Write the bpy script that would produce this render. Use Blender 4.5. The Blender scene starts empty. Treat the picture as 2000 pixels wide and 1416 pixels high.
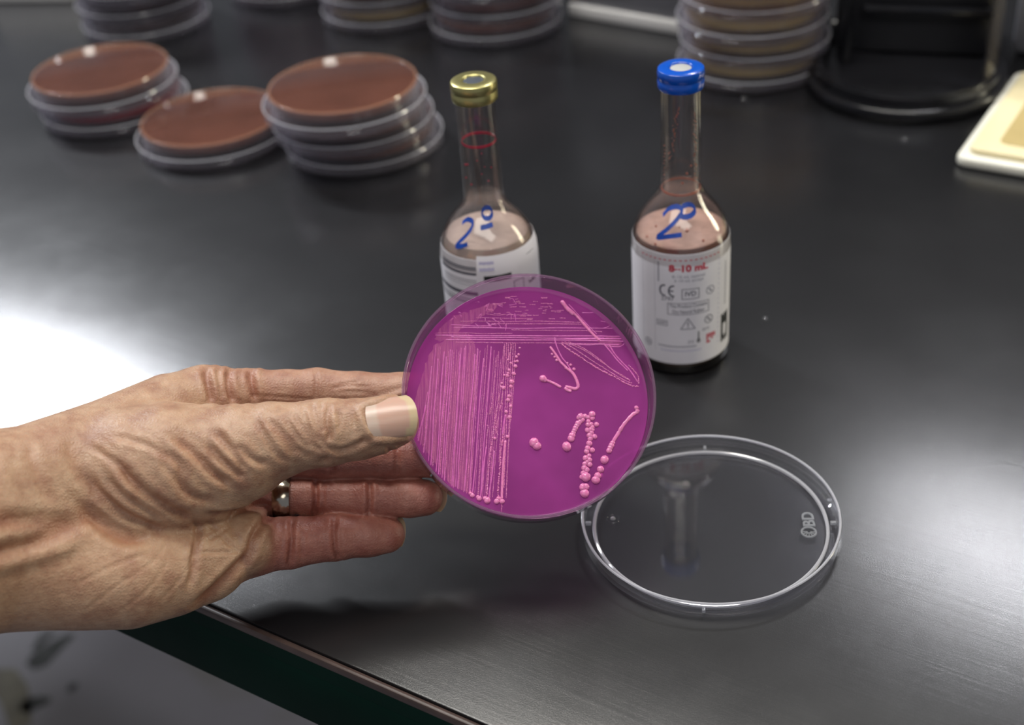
import bpy, bmesh, math, random
import numpy as np
from mathutils import Vector, Matrix
MM = 0.001
PI = math.pi
sc = bpy.context.scene
COLL = sc.collection
# ------------------------------------------------------------------ camera, light, exposure
cd = bpy.data.cameras.new('camera'); cam = bpy.data.objects.new('camera', cd); COLL.objects.link(cam); sc.camera = cam
cd.sensor_width = 36.0; cd.lens = 47.25; cd.clip_start = 0.01; cd.clip_end = 50
cd.dof.use_dof = True; cd.dof.focus_distance = 0.458; cd.dof.aperture_fstop = 8.0; cd.dof.aperture_blades = 7
RT = Vector((0.99639, -0.04753, -0.07034)); UP = Vector((0.0849, 0.55789, 0.82556)); BK = Vector((0.0, -0.82855, 0.55992))
def frame(loc, x, y, z):
    m = Matrix.Identity(4)
    for i, a in enumerate((x, y, z)):
        for j in range(3): m[j][i] = a[j]
    m.translation = Vector(loc)
    return m
cam.matrix_world = frame((0, 0, 0.336), RT, UP, BK)
w = bpy.data.worlds.new('room_air'); sc.world = w; w.use_nodes = True
bg = w.node_tree.nodes['Background']; bg.inputs[0].default_value = (0.80, 0.86, 1.0, 1); bg.inputs[1].default_value = 0.28
def area(name, loc, target, sx, sy, power, col):
    l = bpy.data.lights.new(name, 'AREA'); l.shape = 'RECTANGLE'; l.size = sx; l.size_y = sy; l.energy = power; l.color = col
    o = bpy.data.objects.new(name, l); COLL.objects.link(o); o.location = loc
    return o
def ceiling_row(name, cx, cy, ang, L, wd, power, col, z=1.88):
    o = area(name, (cx, cy, z), None, L, wd, power, col)
    o.rotation_euler = (0, 0, math.radians(ang))
    return o
# fluorescent rows on the ceiling: one beyond the bench, one over the bench, one behind the camera
ceiling_row('ceiling_light', -1.50, 2.40, -38, 0.90, 0.15, 80, (0.92, 0.95, 1.0))
ceiling_row('ceiling_light', 0.80, 1.56, -38, 0.50, 0.13, 18, (0.95, 0.96, 1.0))
ceiling_row('ceiling_light', -0.12, 0.60, -36, 1.3, 0.30, 29, (1.0, 0.97, 0.90))
ceiling_row('ceiling_light', -0.2, -1.25, -36, 2.6, 1.0, 26, (1.0, 0.96, 0.90))
# a tall warm window-side lamp on the right-hand wall
o_ = area('wall_light', (3.1, 0.75, 0.85), None, 0.30, 1.5, 38, (1.0, 0.93, 0.70)); o_.rotation_euler = (math.radians(90), 0, math.radians(92))
sc.view_settings.view_transform = 'Standard'; sc.view_settings.look = 'None'; sc.view_settings.gamma = 1.0
sc.view_settings.use_curve_mapping = False; sc.view_settings.exposure = 0.0
sc.cycles.use_denoising = True; sc.cycles.transparent_max_bounces = 48; sc.cycles.max_bounces = 16
sc.cycles.caustics_reflective = False; sc.cycles.caustics_refractive = False

# ------------------------------------------------------------------ helpers
def tag(o, label=None, cat=None, group=None, kind=None):
    if label: o['label'] = label
    if cat: o['category'] = cat
    if group: o['group'] = group
    if kind: o['kind'] = kind
    return o
def link(name, me, mat=None, parent=None):
    o = bpy.data.objects.new(name, me); COLL.objects.link(o)
    if mat is not None and not me.materials: me.materials.append(mat)
    if parent is not None: o.parent = parent
    return o
def empty(name, loc=(0, 0, 0), rz=0.0, mtx=None):
    o = bpy.data.objects.new(name, None); COLL.objects.link(o); o.empty_display_size = 0.02
    if mtx is not None: o.matrix_world = mtx
    else: o.location = loc; o.rotation_euler = (0, 0, rz)
    return o
def finish(bm, name, sharp=35, scale=MM):
    bmesh.ops.remove_doubles(bm, verts=bm.verts, dist=1e-5)
    bmesh.ops.recalc_face_normals(bm, faces=bm.faces)
    lim = math.radians(sharp)
    for f in bm.faces: f.smooth = True
    for e in bm.edges:
        if len(e.link_faces) == 2 and e.calc_face_angle(0) > lim: e.smooth = False
    if scale != 1: bmesh.ops.scale(bm, vec=(scale,) * 3, verts=bm.verts)
    me = bpy.data.meshes.new(name); bm.to_mesh(me); bm.free(); return me
def lathe(bm, prof, segs=96, loop=True, a0=0.0, a1=2 * PI):
    full = abs(a1 - a0 - 2 * PI) < 1e-6
    n = segs if full else segs + 1
    rings = []
    for r, z in prof:
        if r < 1e-6: rings.append([bm.verts.new((0, 0, z))])
        else: rings.append([bm.verts.new((r * math.cos(a0 + (a1 - a0) * i / segs), r * math.sin(a0 + (a1 - a0) * i / segs), z)) for i in range(n)])
    pairs = list(zip(rings[:-1], rings[1:]))
    if loop and len(rings[0]) > 1 and len(rings[-1]) > 1: pairs.append((rings[-1], rings[0]))
    for A, B in pairs:
        for i in range(segs):
            j = (i + 1) % n
            if len(A) == 1 and len(B) == 1: continue
            if len(A) == 1: bm.faces.new((A[0], B[j], B[i]))
            elif len(B) == 1: bm.faces.new((A[i], A[j], B[0]))
            else: bm.faces.new((A[i], A[j], B[j], B[i]))
def box(bm, x0, x1, y0, y1, z0, z1, bev=0.0, seg=2):
    vs = [bm.verts.new((x, y, z)) for x in (x0, x1) for y in (y0, y1) for z in (z0, z1)]
    fs = [bm.faces.new([vs[i] for i in q]) for q in ((0, 1, 3, 2), (4, 6, 7, 5), (0, 4, 5, 1), (2, 3, 7, 6), (0, 2, 6, 4), (1, 5, 7, 3))]
    if bev > 0:
        bmesh.ops.recalc_face_normals(bm, faces=fs)
        es = list({e for f in fs for e in f.edges})
        bmesh.ops.bevel(bm, geom=es, offset=bev, segments=seg, affect='EDGES', profile=0.5)
def prism(bm, pts, z0, z1, bev=0.0, seg=3):
    a = [bm.verts.new((x, y, z0)) for x, y in pts]; b = [bm.verts.new((x, y, z1)) for x, y in pts]
    n = len(pts); fs = [bm.faces.new(a[::-1]), bm.faces.new(b)]
    for i in range(n): fs.append(bm.faces.new((a[i], a[(i + 1) % n], b[(i + 1) % n], b[i])))
    if bev > 0:
        bmesh.ops.recalc_face_normals(bm, faces=fs)
        es = [e for e in fs[1].edges] + [e for e in fs[0].edges]
        bmesh.ops.bevel(bm, geom=es, offset=bev, segments=seg, affect='EDGES', profile=0.5)
def rrect(x0, x1, y0, y1, r, n=6):
    P = []
    for cx, cy, a in ((x1 - r, y1 - r, 0), (x0 + r, y1 - r, 90), (x0 + r, y0 + r, 180), (x1 - r, y0 + r, 270)):
        for i in range(n + 1):
            t = math.radians(a + 90 * i / n); P.append((cx + r * math.cos(t), cy + r * math.sin(t)))
    return P
def dome(bm, x, y, z, r, h, n=8, rings=2, rot=0.0):
    R = []
    for k in range(rings):
        t = (PI / 2) * k / rings
        R.append([bm.verts.new((x + r * math.cos(t) * math.cos(rot + 2 * PI * i / n), y + r * math.cos(t) * math.sin(rot + 2 * PI * i / n), z + h * math.sin(t))) for i in range(n)])
    ap = bm.verts.new((x, y, z + h))
    for A, B in zip(R[:-1], R[1:]):
        for i in range(n): bm.faces.new((A[i], A[(i + 1) % n], B[(i + 1) % n], B[i]))
    for i in range(n): bm.faces.new((R[-1][i], R[-1][(i + 1) % n], ap))
def resample(pts, step):
    P = [Vector(p) for p in pts]; out = [P[0]]; acc = 0.0
    for a, b in zip(P[:-1], P[1:]):
        L = (b - a).length
        if L < 1e-9: continue
        t = step - acc
        while t <= L: out.append(a.lerp(b, t / L)); t += step
        acc = L - (t - step)
    if (out[-1] - P[-1]).length > step * 0.3: out.append(P[-1])
    return out
def smooth_path(pts, n=4):
    P = [Vector(p) for p in pts]
    if len(P) < 3: return P
    out = []
    for i in range(len(P) - 1):
        p0 = P[max(i - 1, 0)]; p1 = P[i]; p2 = P[i + 1]; p3 = P[min(i + 2, len(P) - 1)]
        for k in range(n):
            t = k / n
            out.append(0.5 * ((2 * p1) + (p2 - p0) * t + (2 * p0 - 5 * p1 + 4 * p2 - p3) * t * t + (3 * p1 - p0 - 3 * p2 + p3) * t ** 3))
    out.append(P[-1]); return out

# ------------------------------------------------------------------ materials
def new_mat(name):
    m = bpy.data.materials.new(name); m.use_nodes = True
    nt = m.node_tree; nt.nodes.clear()
    out = nt.nodes.new('ShaderNodeOutputMaterial')
    return m, nt, out
def N(nt, t, **kw):
    n = nt.nodes.new(t)
    for k, v in kw.items():
        if k.startswith('i_'):
            key = k[2:]
            n.inputs[int(key) if key.isdigit() else key.replace('_', ' ')].default_value = v
        else: setattr(n, k, v)
    return n
def ramp(nt, fac, stops):
    r = N(nt, 'ShaderNodeValToRGB'); e = r.color_ramp.elements
    while len(e) < len(stops): e.new(0.5)
    for el, (p, c) in zip(e, stops): el.position = p; el.color = (*c, 1) if len(c) == 3 else c
    nt.links.new(fac, r.inputs[0]); return r.outputs[0]
def coords(nt, scale=(1, 1, 1)):
    tc = N(nt, 'ShaderNodeTexCoord'); mp = N(nt, 'ShaderNodeMapping'); mp.inputs['Scale'].default_value = scale
    nt.links.new(tc.outputs['Object'], mp.inputs[0]); return mp.outputs[0]
def noise(nt, vec, scale, detail=3.0, rough=0.55):
    n = N(nt, 'ShaderNodeTexNoise'); n.inputs['Scale'].default_value = scale; n.inputs['Detail'].default_value = detail; n.inputs['Roughness'].default_value = rough
    nt.links.new(vec, n.inputs['Vector']); return n.outputs['Fac']
def simple(name, col, rough=0.5, metal=0.0, var=0.12, vscale=60, bump=0.0, bscale=400, spec=0.5, sss=0.0, coat=0.0):
    m, nt, out = new_mat(name); p = N(nt, 'ShaderNodeBsdfPrincipled')
    v = coords(nt); f = noise(nt, v, vscale)
    c0 = tuple(c * (1 - var) for c in col); c1 = tuple(min(1, c * (1 + var)) for c in col)
    nt.links.new(ramp(nt, f, [(0.3, c0), (0.7, c1)]), p.inputs['Base Color'])
    p.inputs['Roughness'].default_value = rough; p.inputs['Metallic'].default_value = metal; p.inputs['Specular IOR Level'].default_value = spec
    if coat: p.inputs['Coat Weight'].default_value = coat; p.inputs['Coat Roughness'].default_value = 0.05
    if sss: p.inputs['Subsurface Weight'].default_value = sss; p.inputs['Subsurface Radius'].default_value = (1, .6, .5); p.inputs['Subsurface Scale'].default_value = 0.0015
    if bump:
        b = N(nt, 'ShaderNodeBump'); b.inputs['Strength'].default_value = bump; b.inputs['Distance'].default_value = 0.001
        nt.links.new(noise(nt, v, bscale), b.inputs['Height']); nt.links.new(b.outputs[0], p.inputs['Normal'])
    nt.links.new(p.outputs[0], out.inputs[0]); return m
def schlick(nt, f0=0.045, gain=1.0):
    lw = N(nt, 'ShaderNodeLayerWeight'); lw.inputs['Blend'].default_value = 0.5
    pw = N(nt, 'ShaderNodeMath', operation='POWER'); nt.links.new(lw.outputs['Facing'], pw.inputs[0]); pw.inputs[1].default_value = 5 / gain
    ml = N(nt, 'ShaderNodeMath', operation='MULTIPLY_ADD'); nt.links.new(pw.outputs[0], ml.inputs[0]); ml.inputs[1].default_value = 1 - f0; ml.inputs[2].default_value = f0
    return ml.outputs[0], lw.outputs['Facing']
def clear(name, tint=(0.96, 0.96, 0.98), edge=(0.80, 0.80, 0.84), rough=0.02, f0=0.045, haze=0.0, haze_col=(0.8, 0.8, 0.85), gain=1.0, edge_haze=0.0):
    """thin clear plastic or glass: see-through, with a mirror coat that grows towards grazing view and a milkiness that also stands in for light caught in edges"""
    m, nt, out = new_mat(name); fr, fac = schlick(nt, f0, gain)
    tr = N(nt, 'ShaderNodeBsdfTransparent')
    pw = N(nt, 'ShaderNodeMath', operation='POWER'); nt.links.new(fac, pw.inputs[0]); pw.inputs[1].default_value = 2.0
    nt.links.new(ramp(nt, pw.outputs[0], [(0.0, tint), (1.0, edge)]), tr.inputs[0])
    gl = N(nt, 'ShaderNodeBsdfGlossy'); gl.inputs['Roughness'].default_value = rough
    base = tr.outputs[0]
    if haze > 0 or edge_haze > 0:
        df = N(nt, 'ShaderNodeBsdfDiffuse', i_Color=(*haze_col, 1)); tl = N(nt, 'ShaderNodeBsdfTranslucent', i_Color=(*haze_col, 1))
        a = N(nt, 'ShaderNodeMixShader'); a.inputs[0].default_value = 0.5; nt.links.new(df.outputs[0], a.inputs[1]); nt.links.new(tl.outputs[0], a.inputs[2])
        hz = N(nt, 'ShaderNodeMath', operation='MULTIPLY_ADD'); nt.links.new(pw.outputs[0], hz.inputs[0]); hz.inputs[1].default_value = edge_haze; hz.inputs[2].default_value = haze
        b = N(nt, 'ShaderNodeMixShader'); nt.links.new(hz.outputs[0], b.inputs[0]); nt.links.new(tr.outputs[0], b.inputs[1]); nt.links.new(a.outputs[0], b.inputs[2])
        base = b.outputs[0]
    mx = N(nt, 'ShaderNodeMixShader'); nt.links.new(fr, mx.inputs[0]); nt.links.new(base, mx.inputs[1]); nt.links.new(gl.outputs[0], mx.inputs[2])
    nt.links.new(mx.outputs[0], out.inputs[0]); return m
M = {}
M['plastic'] = clear('clear_polystyrene', haze=0.004, edge_haze=0.09, f0=0.06, rough=0.01)
M['plastic_lit_wall'] = clear('stacked_polystyrene', tint=(0.92, 0.92, 0.94), edge=(0.84, 0.82, 0.88), haze=0.05, edge_haze=0.55, haze_col=(0.95, 0.90, 1.0), rough=0.06, f0=0.03)  # pale haze stands for side light on the stacked dish walls
M['plastic_flat'] = clear('stacked_polystyrene_floor', tint=(0.94, 0.93, 0.94), edge=(0.85, 0.84, 0.86), f0=0.03, rough=0.05)
M['plastic_pink'] = clear('polystyrene_around_agar', tint=(0.95, 0.92, 0.95), edge=(0.85, 0.72, 0.84), haze=0.003, edge_haze=0.05, haze_col=(0.8, 0.6, 0.78))
M['frost'] = clear('moulded_mark', tint=(0.85, 0.86, 0.88), edge=(0.7, 0.7, 0.72), haze=0.30, edge_haze=0.2, haze_col=(0.85, 0.87, 0.9), rough=0.15, f0=0.12)
M['rim_pink'] = clear('rim_around_agar', tint=(0.95, 0.85, 0.93), edge=(0.85, 0.68, 0.82), haze=0.16, edge_haze=0.2, haze_col=(0.75, 0.45, 0.70), rough=0.05, f0=0.14)  # pink haze in the colour stands for light refracted along the rim
M['rimlight'] = clear('moulded_ridge', tint=(0.9, 0.9, 0.92), edge=(0.8, 0.8, 0.84), haze=0.60, edge_haze=0.25, haze_col=(0.95, 0.95, 1.0), rough=0.06, f0=0.16)  # white haze paints in the brightness that refraction gives clear rims
M['glass'] = clear('bottle_glass', tint=(0.96, 0.95, 0.94), edge=(0.74, 0.70, 0.68), rough=0.01, f0=0.06, haze=0.004, edge_haze=0.03, haze_col=(0.6, 0.52, 0.5), gain=1.2)
def agar_mat(name, col, see=0.2, rough=0.18, trl=0.35, var=0.15, tint=None):
    m, nt, out = new_mat(name); v = coords(nt)
    p = N(nt, 'ShaderNodeBsdfPrincipled'); p.inputs['Roughness'].default_value = rough; p.inputs['IOR'].default_value = 1.34
    f = noise(nt, v, 28)
    c0 = tuple(c * (1 - var) for c in col); c1 = tuple(min(1, c * (1 + var)) for c in col)
    cr = ramp(nt, f, [(0.3, c0), (0.7, c1)])
    nt.links.new(cr, p.inputs['Base Color'])
    tl = N(nt, 'ShaderNodeBsdfTranslucent'); nt.links.new(cr, tl.inputs[0])
    a = N(nt, 'ShaderNodeMixShader'); a.inputs[0].default_value = trl; nt.links.new(p.outputs[0], a.inputs[1]); nt.links.new(tl.outputs[0], a.inputs[2])
    tr = N(nt, 'ShaderNodeBsdfTransparent', i_Color=(*(tint or col), 1))
    b = N(nt, 'ShaderNodeMixShader'); b.inputs[0].default_value = see; nt.links.new(a.outputs[0], b.inputs[1]); nt.links.new(tr.outputs[0], b.inputs[2])
    nt.links.new(b.outputs[0], out.inputs[0]); return m
M['agar_pink'] = agar_mat('magenta_agar', (0.50, 0.090, 0.41), see=0.38, rough=0.12, trl=0.40, var=0.22, tint=(0.85, 0.30, 0.72))
M['colony'] = simple('pink_colony', (0.62, 0.17, 0.38), rough=0.22, var=0.15, vscale=500, sss=0.25)
M['streak'] = simple('pink_growth', (0.53, 0.105, 0.37), rough=0.30, var=0.15, vscale=400, sss=0.2)
def film_mat():
    m, nt, out = new_mat('thin_growth_film'); tr = N(nt, 'ShaderNodeBsdfTransparent'); df = N(nt, 'ShaderNodeBsdfPrincipled'); df.inputs['Base Color'].default_value = (0.66, 0.15, 0.38, 1); df.inputs['Roughness'].default_value = 0.35
    f = noise(nt, coords(nt, (1500, 90, 1)), 1.0, 3); a = ramp(nt, f, [(0.35, (0.04,) * 3), (0.70, (0.28,) * 3)])
    mx = N(nt, 'ShaderNodeMixShader'); nt.links.new(a, mx.inputs[0]); nt.links.new(tr.outputs[0], mx.inputs[1]); nt.links.new(df.outputs[0], mx.inputs[2]); nt.links.new(mx.outputs[0], out.inputs[0]); return m
M['film'] = film_mat()
M['agar_brown'] = agar_mat('chocolate_agar', (0.205, 0.082, 0.052), see=0.06, rough=0.25, trl=0.2)
M['agar_dark'] = agar_mat('dark_agar', (0.075, 0.045, 0.04), see=0.12, rough=0.25, trl=0.2)
M['agar_red'] = agar_mat('blood_agar', (0.36, 0.02, 0.03), see=0.1, rough=0.2, trl=0.3)
M['agar_rose'] = agar_mat('rose_agar', (0.45, 0.10, 0.16), see=0.15, rough=0.2, trl=0.3)
M['agar_yellow'] = agar_mat('straw_agar', (0.78, 0.60, 0.24), see=0.35, rough=0.2, trl=0.4, tint=(0.8, 0.65, 0.35))
M['paper'] = simple('label_paper', (0.86, 0.84, 0.89), rough=0.55, var=0.03, vscale=80)
M['ink_grey'] = simple('grey_print', (0.10, 0.10, 0.13), rough=0.6)
M['ink_pale'] = simple('pale_grey_print', (0.24, 0.24, 0.29), rough=0.6)
M['ink_black'] = simple('black_print', (0.02, 0.022, 0.022), rough=0.5)
M['ink_red'] = simple('red_print', (0.55, 0.03, 0.06), rough=0.6)
M['ink_violet'] = simple('violet_print', (0.50, 0.48, 0.66), rough=0.6)
M['marker'] = simple('blue_marker_ink', (0.003, 0.045, 0.31), rough=0.45, var=0.25, vscale=400)
M['cap_blue'] = simple('blue_plastic_cap', (0.002, 0.075, 0.46), rough=0.22, var=0.05, coat=0.3)
M['cap_gold'] = simple('gold_aluminium_cap', (0.44, 0.40, 0.17), rough=0.33, metal=0.85, var=0.06)
M['septum_grey'] = simple('grey_rubber', (0.40, 0.40, 0.38), rough=0.5)
M['septum_dark'] = simple('dark_rubber', (0.06, 0.07, 0.09), rough=0.4)
M['residue'] = simple('red_residue', (0.50, 0.03, 0.07), rough=0.25, sss=0.2)
M['residue_brown'] = simple('brown_residue', (0.42, 0.13, 0.08), rough=0.3, sss=0.2)
M['ring_metal'] = simple('polished_ring_metal', (0.42, 0.37, 0.30), rough=0.16, metal=1.0, var=0.05, vscale=300)
M['black_plastic'] = simple('black_appliance_plastic', (0.010, 0.010, 0.012), rough=0.18, var=0.1)
M['black_matt'] = simple('black_matt_plastic', (0.02, 0.02, 0.024), rough=0.4, var=0.1)
M['smoke'] = clear('smoked_panel', tint=(0.45, 0.43, 0.42), edge=(0.3, 0.3, 0.3), haze=0.18, edge_haze=0.1, haze_col=(0.35, 0.33, 0.32), rough=0.1)
M['cream'] = simple('cream_plastic', (0.78, 0.68, 0.42), rough=0.45, var=0.05, vscale=25)
M['cream_white'] = simple('white_tray_plastic', (0.80, 0.78, 0.68), rough=0.3, var=0.03)
M['tan'] = simple('tan_card', (0.42, 0.32, 0.13), rough=0.6, var=0.12, vscale=25)
M['grey_case'] = simple('grey_instrument_case', (0.20, 0.20, 0.225), rough=0.45, var=0.05)
M['white_plastic'] = simple('white_plastic', (0.75, 0.74, 0.74), rough=0.35, var=0.03)
M['wall'] = simple('grey_wall_paint', (0.13, 0.135, 0.15), rough=0.7, var=0.06, vscale=8, bump=0.15)
M['ceil'] = simple('ceiling_paint', (0.55, 0.55, 0.55), rough=0.8, var=0.04, vscale=6, bump=0.1)
M['cabinet'] = simple('cabinet_paint', (0.10, 0.10, 0.11), rough=0.5, var=0.08, vscale=20)
M['green_panel'] = simple('dark_green_edge_laminate', (0.0008, 0.014, 0.009), rough=0.6, spec=0.08, var=0.35, vscale=12)
M['edge_brown'] = simple('brown_edge_bead', (0.055, 0.035, 0.030), rough=0.35, var=0.25, vscale=120)
M['water'] = clear('water_drop', tint=(0.95, 0.95, 0.95), edge=(0.6, 0.6, 0.6), rough=0.0, f0=0.08, haze=0.10, edge_haze=0.2)
def bench_mat():
    m, nt, out = new_mat('black_bench_resin'); p = N(nt, 'ShaderNodeBsdfPrincipled')
    v = coords(nt); f = noise(nt, v, 7, 5)
    nt.links.new(ramp(nt, f, [(0.35, (0.0045, 0.0045, 0.0055)), (0.7, (0.010, 0.010, 0.0115))]), p.inputs['Base Color'])
    # fine scuffs in several directions, and rubbed areas
    hts = []
    for k, (a, sx, sy, s) in enumerate(((20, 14, 320, 1.0), (-35, 16, 420, 1.0), (70, 12, 360, 1.0))):
        tc = N(nt, 'ShaderNodeTexCoord'); mp = N(nt, 'ShaderNodeMapping'); mp.inputs['Rotation'].default_value = (0, 0, math.radians(a)); mp.inputs['Scale'].default_value = (sx, sy, 1); mp.inputs['Location'].default_value = (k * 3.1, k, 0)
        nt.links.new(tc.outputs['Object'], mp.inputs[0])
        hts.append(noise(nt, mp.outputs[0], 1.0, 2.0))
    mx = N(nt, 'ShaderNodeMath', operation='MAXIMUM'); nt.links.new(hts[0], mx.inputs[0]); nt.links.new(hts[1], mx.inputs[1])
    mx2 = N(nt, 'ShaderNodeMath', operation='MAXIMUM'); nt.links.new(mx.outputs[0], mx2.inputs[0]); nt.links.new(hts[2], mx2.inputs[1])
    gr = noise(nt, v, 2600, 2)
    ad = N(nt, 'ShaderNodeMath', operation='MULTIPLY_ADD'); nt.links.new(gr, ad.inputs[0]); ad.inputs[1].default_value = 0.9; nt.links.new(mx2.outputs[0], ad.inputs[2])
    b = N(nt, 'ShaderNodeBump'); b.inputs['Strength'].default_value = 0.10; b.inputs['Distance'].default_value = 0.0004
    nt.links.new(ad.outputs[0], b.inputs['Height']); nt.links.new(b.outputs[0], p.inputs['Normal'])
    rr = N(nt, 'ShaderNodeMapRange'); rr.inputs['From Min'].default_value = 0.3; rr.inputs['From Max'].default_value = 0.75; rr.inputs['To Min'].default_value = 0.15; rr.inputs['To Max'].default_value = 0.24
    nt.links.new(noise(nt, v, 11, 6, 0.65), rr.inputs['Value']); nt.links.new(rr.outputs[0], p.inputs['Roughness'])
    p.inputs['Specular IOR Level'].default_value = 0.5; p.inputs['Coat Weight'].default_value = 0.32; p.inputs['Coat Roughness'].default_value = 0.42
    nt.links.new(p.outputs[0], out.inputs[0]); return m
M['bench'] = bench_mat()
def floor_mat():
    m, nt, out = new_mat('grey_vinyl_floor'); p = N(nt, 'ShaderNodeBsdfPrincipled'); v = coords(nt)
    f = noise(nt, v, 3.2, 4); c = ramp(nt, f, [(0.3, (0.155, 0.150, 0.172)), (0.7, (0.185, 0.180, 0.202))])
    s = noise(nt, v, 5.5, 2, 0.5); k = ramp(nt, s, [(0.60, (0, 0, 0)), (0.68, (1, 1, 1))])
    mixn = N(nt, 'ShaderNodeMixRGB'); nt.links.new(k, mixn.inputs[0]); nt.links.new(c, mixn.inputs[1]); mixn.inputs[2].default_value = (0.145, 0.14, 0.145, 1)
    nt.links.new(mixn.outputs[0], p.inputs['Base Color']); p.inputs['Roughness'].default_value = 0.4
    nt.links.new(p.outputs[0], out.inputs[0]); return m
M['floor'] = floor_mat()
M['scuff'] = simple('rubber_scuff', (0.030, 0.032, 0.032), rough=0.6, var=0.4, vscale=60)
M['stain'] = simple('brown_floor_stain', (0.105, 0.095, 0.07), rough=0.5, var=0.3, vscale=40)

# ------------------------------------------------------------------ the room
def slab(name, x0, x1, y0, y1, z0, z1, mat):
    bm = bmesh.new(); box(bm, x0, x1, y0, y1, z0, z1); o = link(name, finish(bm, name, scale=1), mat); o['kind'] = 'structure'; return o
slab('floor', -3.2, 3.2, -2.4, 4.6, -0.95, -0.90, M['floor'])
slab('ceiling', -3.2, 3.2, -2.4, 4.6, 1.90, 1.95, M['ceil'])
slab('wall_back', -3.2, 3.2, 4.60, 4.68, -0.95, 1.95, M['wall'])
slab('wall_right', 3.2, 3.28, -2.4, 4.68, -0.95, 1.95, M['wall'])
def blob(name, pts, wds, z, mat, label):
    bm = bmesh.new(); L = []; P = [Vector((*p, 0)) for p in pts]
    for i, p in enumerate(P):
        d = (P[min(i + 1, len(P) - 1)] - P[max(i - 1, 0)]).normalized(); n = Vector((-d.y, d.x, 0))
        L.append((bm.verts.new((p.x + n.x * wds[i], p.y + n.y * wds[i], z)), bm.verts.new((p.x - n.x * wds[i], p.y - n.y * wds[i], z))))
    for a, b in zip(L[:-1], L[1:]): bm.faces.new((a[0], a[1], b[1], b[0]))
    r = bmesh.ops.extrude_face_region(bm, geom=list(bm.faces)); bmesh.ops.translate(bm, vec=(0, 0, -0.0008), verts=[e for e in r['geom'] if isinstance(e, bmesh.types.BMVert)])
    o = link(name, finish(bm, name, scale=1), mat); tag(o, label, 'floor mark'); return o
blob('floor_mark', [(-0.6449, 1.2314), (-0.6362, 1.2409), (-0.624, 1.2591), (-0.6125, 1.2723), (-0.6013, 1.282)], [0.008, 0.016, 0.013, 0.009, 0.005], -0.8990, M['scuff'], 'long black scuff on the grey floor below the wrist')
blob('floor_mark', [(-0.6342, 1.156), (-0.6279, 1.1684), (-0.617, 1.1704), (-0.6047, 1.1724)], [0.008, 0.012, 0.009, 0.004], -0.8990, M['scuff'], 'short black scuff near the lower left corner of the floor')
blob('floor_mark', [(-0.6974, 1.2131), (-0.674, 1.2104), (-0.6561, 1.1915), (-0.6418, 1.1609), (-0.6311, 1.1315)], [0.02, 0.022, 0.018, 0.016, 0.012], -0.8990, M['stain'], 'brownish stain on the grey floor at the far lower left')
blob('floor_mark', [(-0.6468, 1.26), (-0.6395, 1.2818), (-0.6286, 1.2926)], [0.004, 0.007, 0.003], -0.8990, M['scuff'], 'faint dark smudge just above the long floor scuff')
blob('floor_mark', [(-0.583, 1.1833), (-0.581, 1.1915), (-0.5767, 1.1952)], [0.004, 0.006, 0.003], -0.8990, M['scuff'], 'small dark spot on the grey floor right of the scuffs')

# ------------------------------------------------------------------ the bench
BANG = math.radians(-34.07)
BU = Vector((math.cos(BANG), math.sin(BANG))); BN = Vector((-math.sin(BANG), math.cos(BANG)))      # along the front edge, and towards the back
A0 = Vector((-0.07028, 0.32457))                                                                     # a point on the front top edge
def bp(s, t, z=0.0): p = A0 + BU * s + BN * t; return (p.x, p.y, z)
bench = empty('lab_bench', bp(0, 0.39, -0.90)); bench.rotation_euler = (0, 0, BANG)
tag(bench, 'black resin laboratory bench with glossy scuffed top and dark green edge', 'bench')
def bpart(name, s0, s1, t0, t1, z0, z1, mat, bev=0.0, parent=None):
    bm = bmesh.new(); box(bm, s0, s1, t0 - 0.39, t1 - 0.39, z0 + 0.90, z1 + 0.90, bev)
    return link(name, finish(bm, name, scale=1), mat, parent or bench)
bpart('worktop', -1.5, 1.5, 0.0025, 0.78, -0.012, 0.0, M['bench'], 0.0008)
bpart('edge_bead', -1.5, 1.5, 0.0, 0.0024, -0.0045, -0.0006, M['edge_brown'], 0.0010)
bpart('edge_panel', -1.5, 1.5, 0.0012, 0.030, -0.040, -0.0125, M['green_panel'], 0.0004)
bpart('edge_strip', -1.5, 1.5, 0.0009, 0.0024, -0.0122, -0.0047, M['green_panel'], 0.0)
bpart('base_cabinet', 0.55, 1.45, 0.10, 0.76, -0.90, -0.012, M['cabinet'], 0.002)
for s_, t_ in ((-1.45, 0.08), (-1.45, 0.70)): bpart('leg', s_, s_ + 0.05, t_, t_ + 0.05, -0.90, -0.012, M['cabinet'], 0.002)

# ------------------------------------------------------------------ petri dishes
LID = [(0, 0.7), (41.8, 0.7), (42.0, 0.05), (43.5, 0.05), (43.7, 0.7), (46.2, 0.7), (47.1, 1.3), (47.35, 6.4), (47.5, 7.0), (47.3, 7.4), (46.5, 7.4), (46.3, 7.0), (46.1, 2.3), (45.6, 1.9), (0, 1.9)]
BASE = [(0, -13.5), (42.2, -13.5), (42.9, -13.1), (43.2, -12.4), (43.6, -1.6), (44.0, -1.3), (44.05, -0.3), (43.85, 0.0), (43.1, 0.0), (42.85, -0.3), (42.3, -11.8), (41.8, -12.3), (0, -12.3)]
def lathe_mesh(name, prof, segs=96, loop=False, sharp=30):
    bm = bmesh.new(); lathe(bm, prof, segs, loop); return finish(bm, name, sharp)
def flip(prof, dz): return [(r, dz - z) for r, z in prof]

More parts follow.
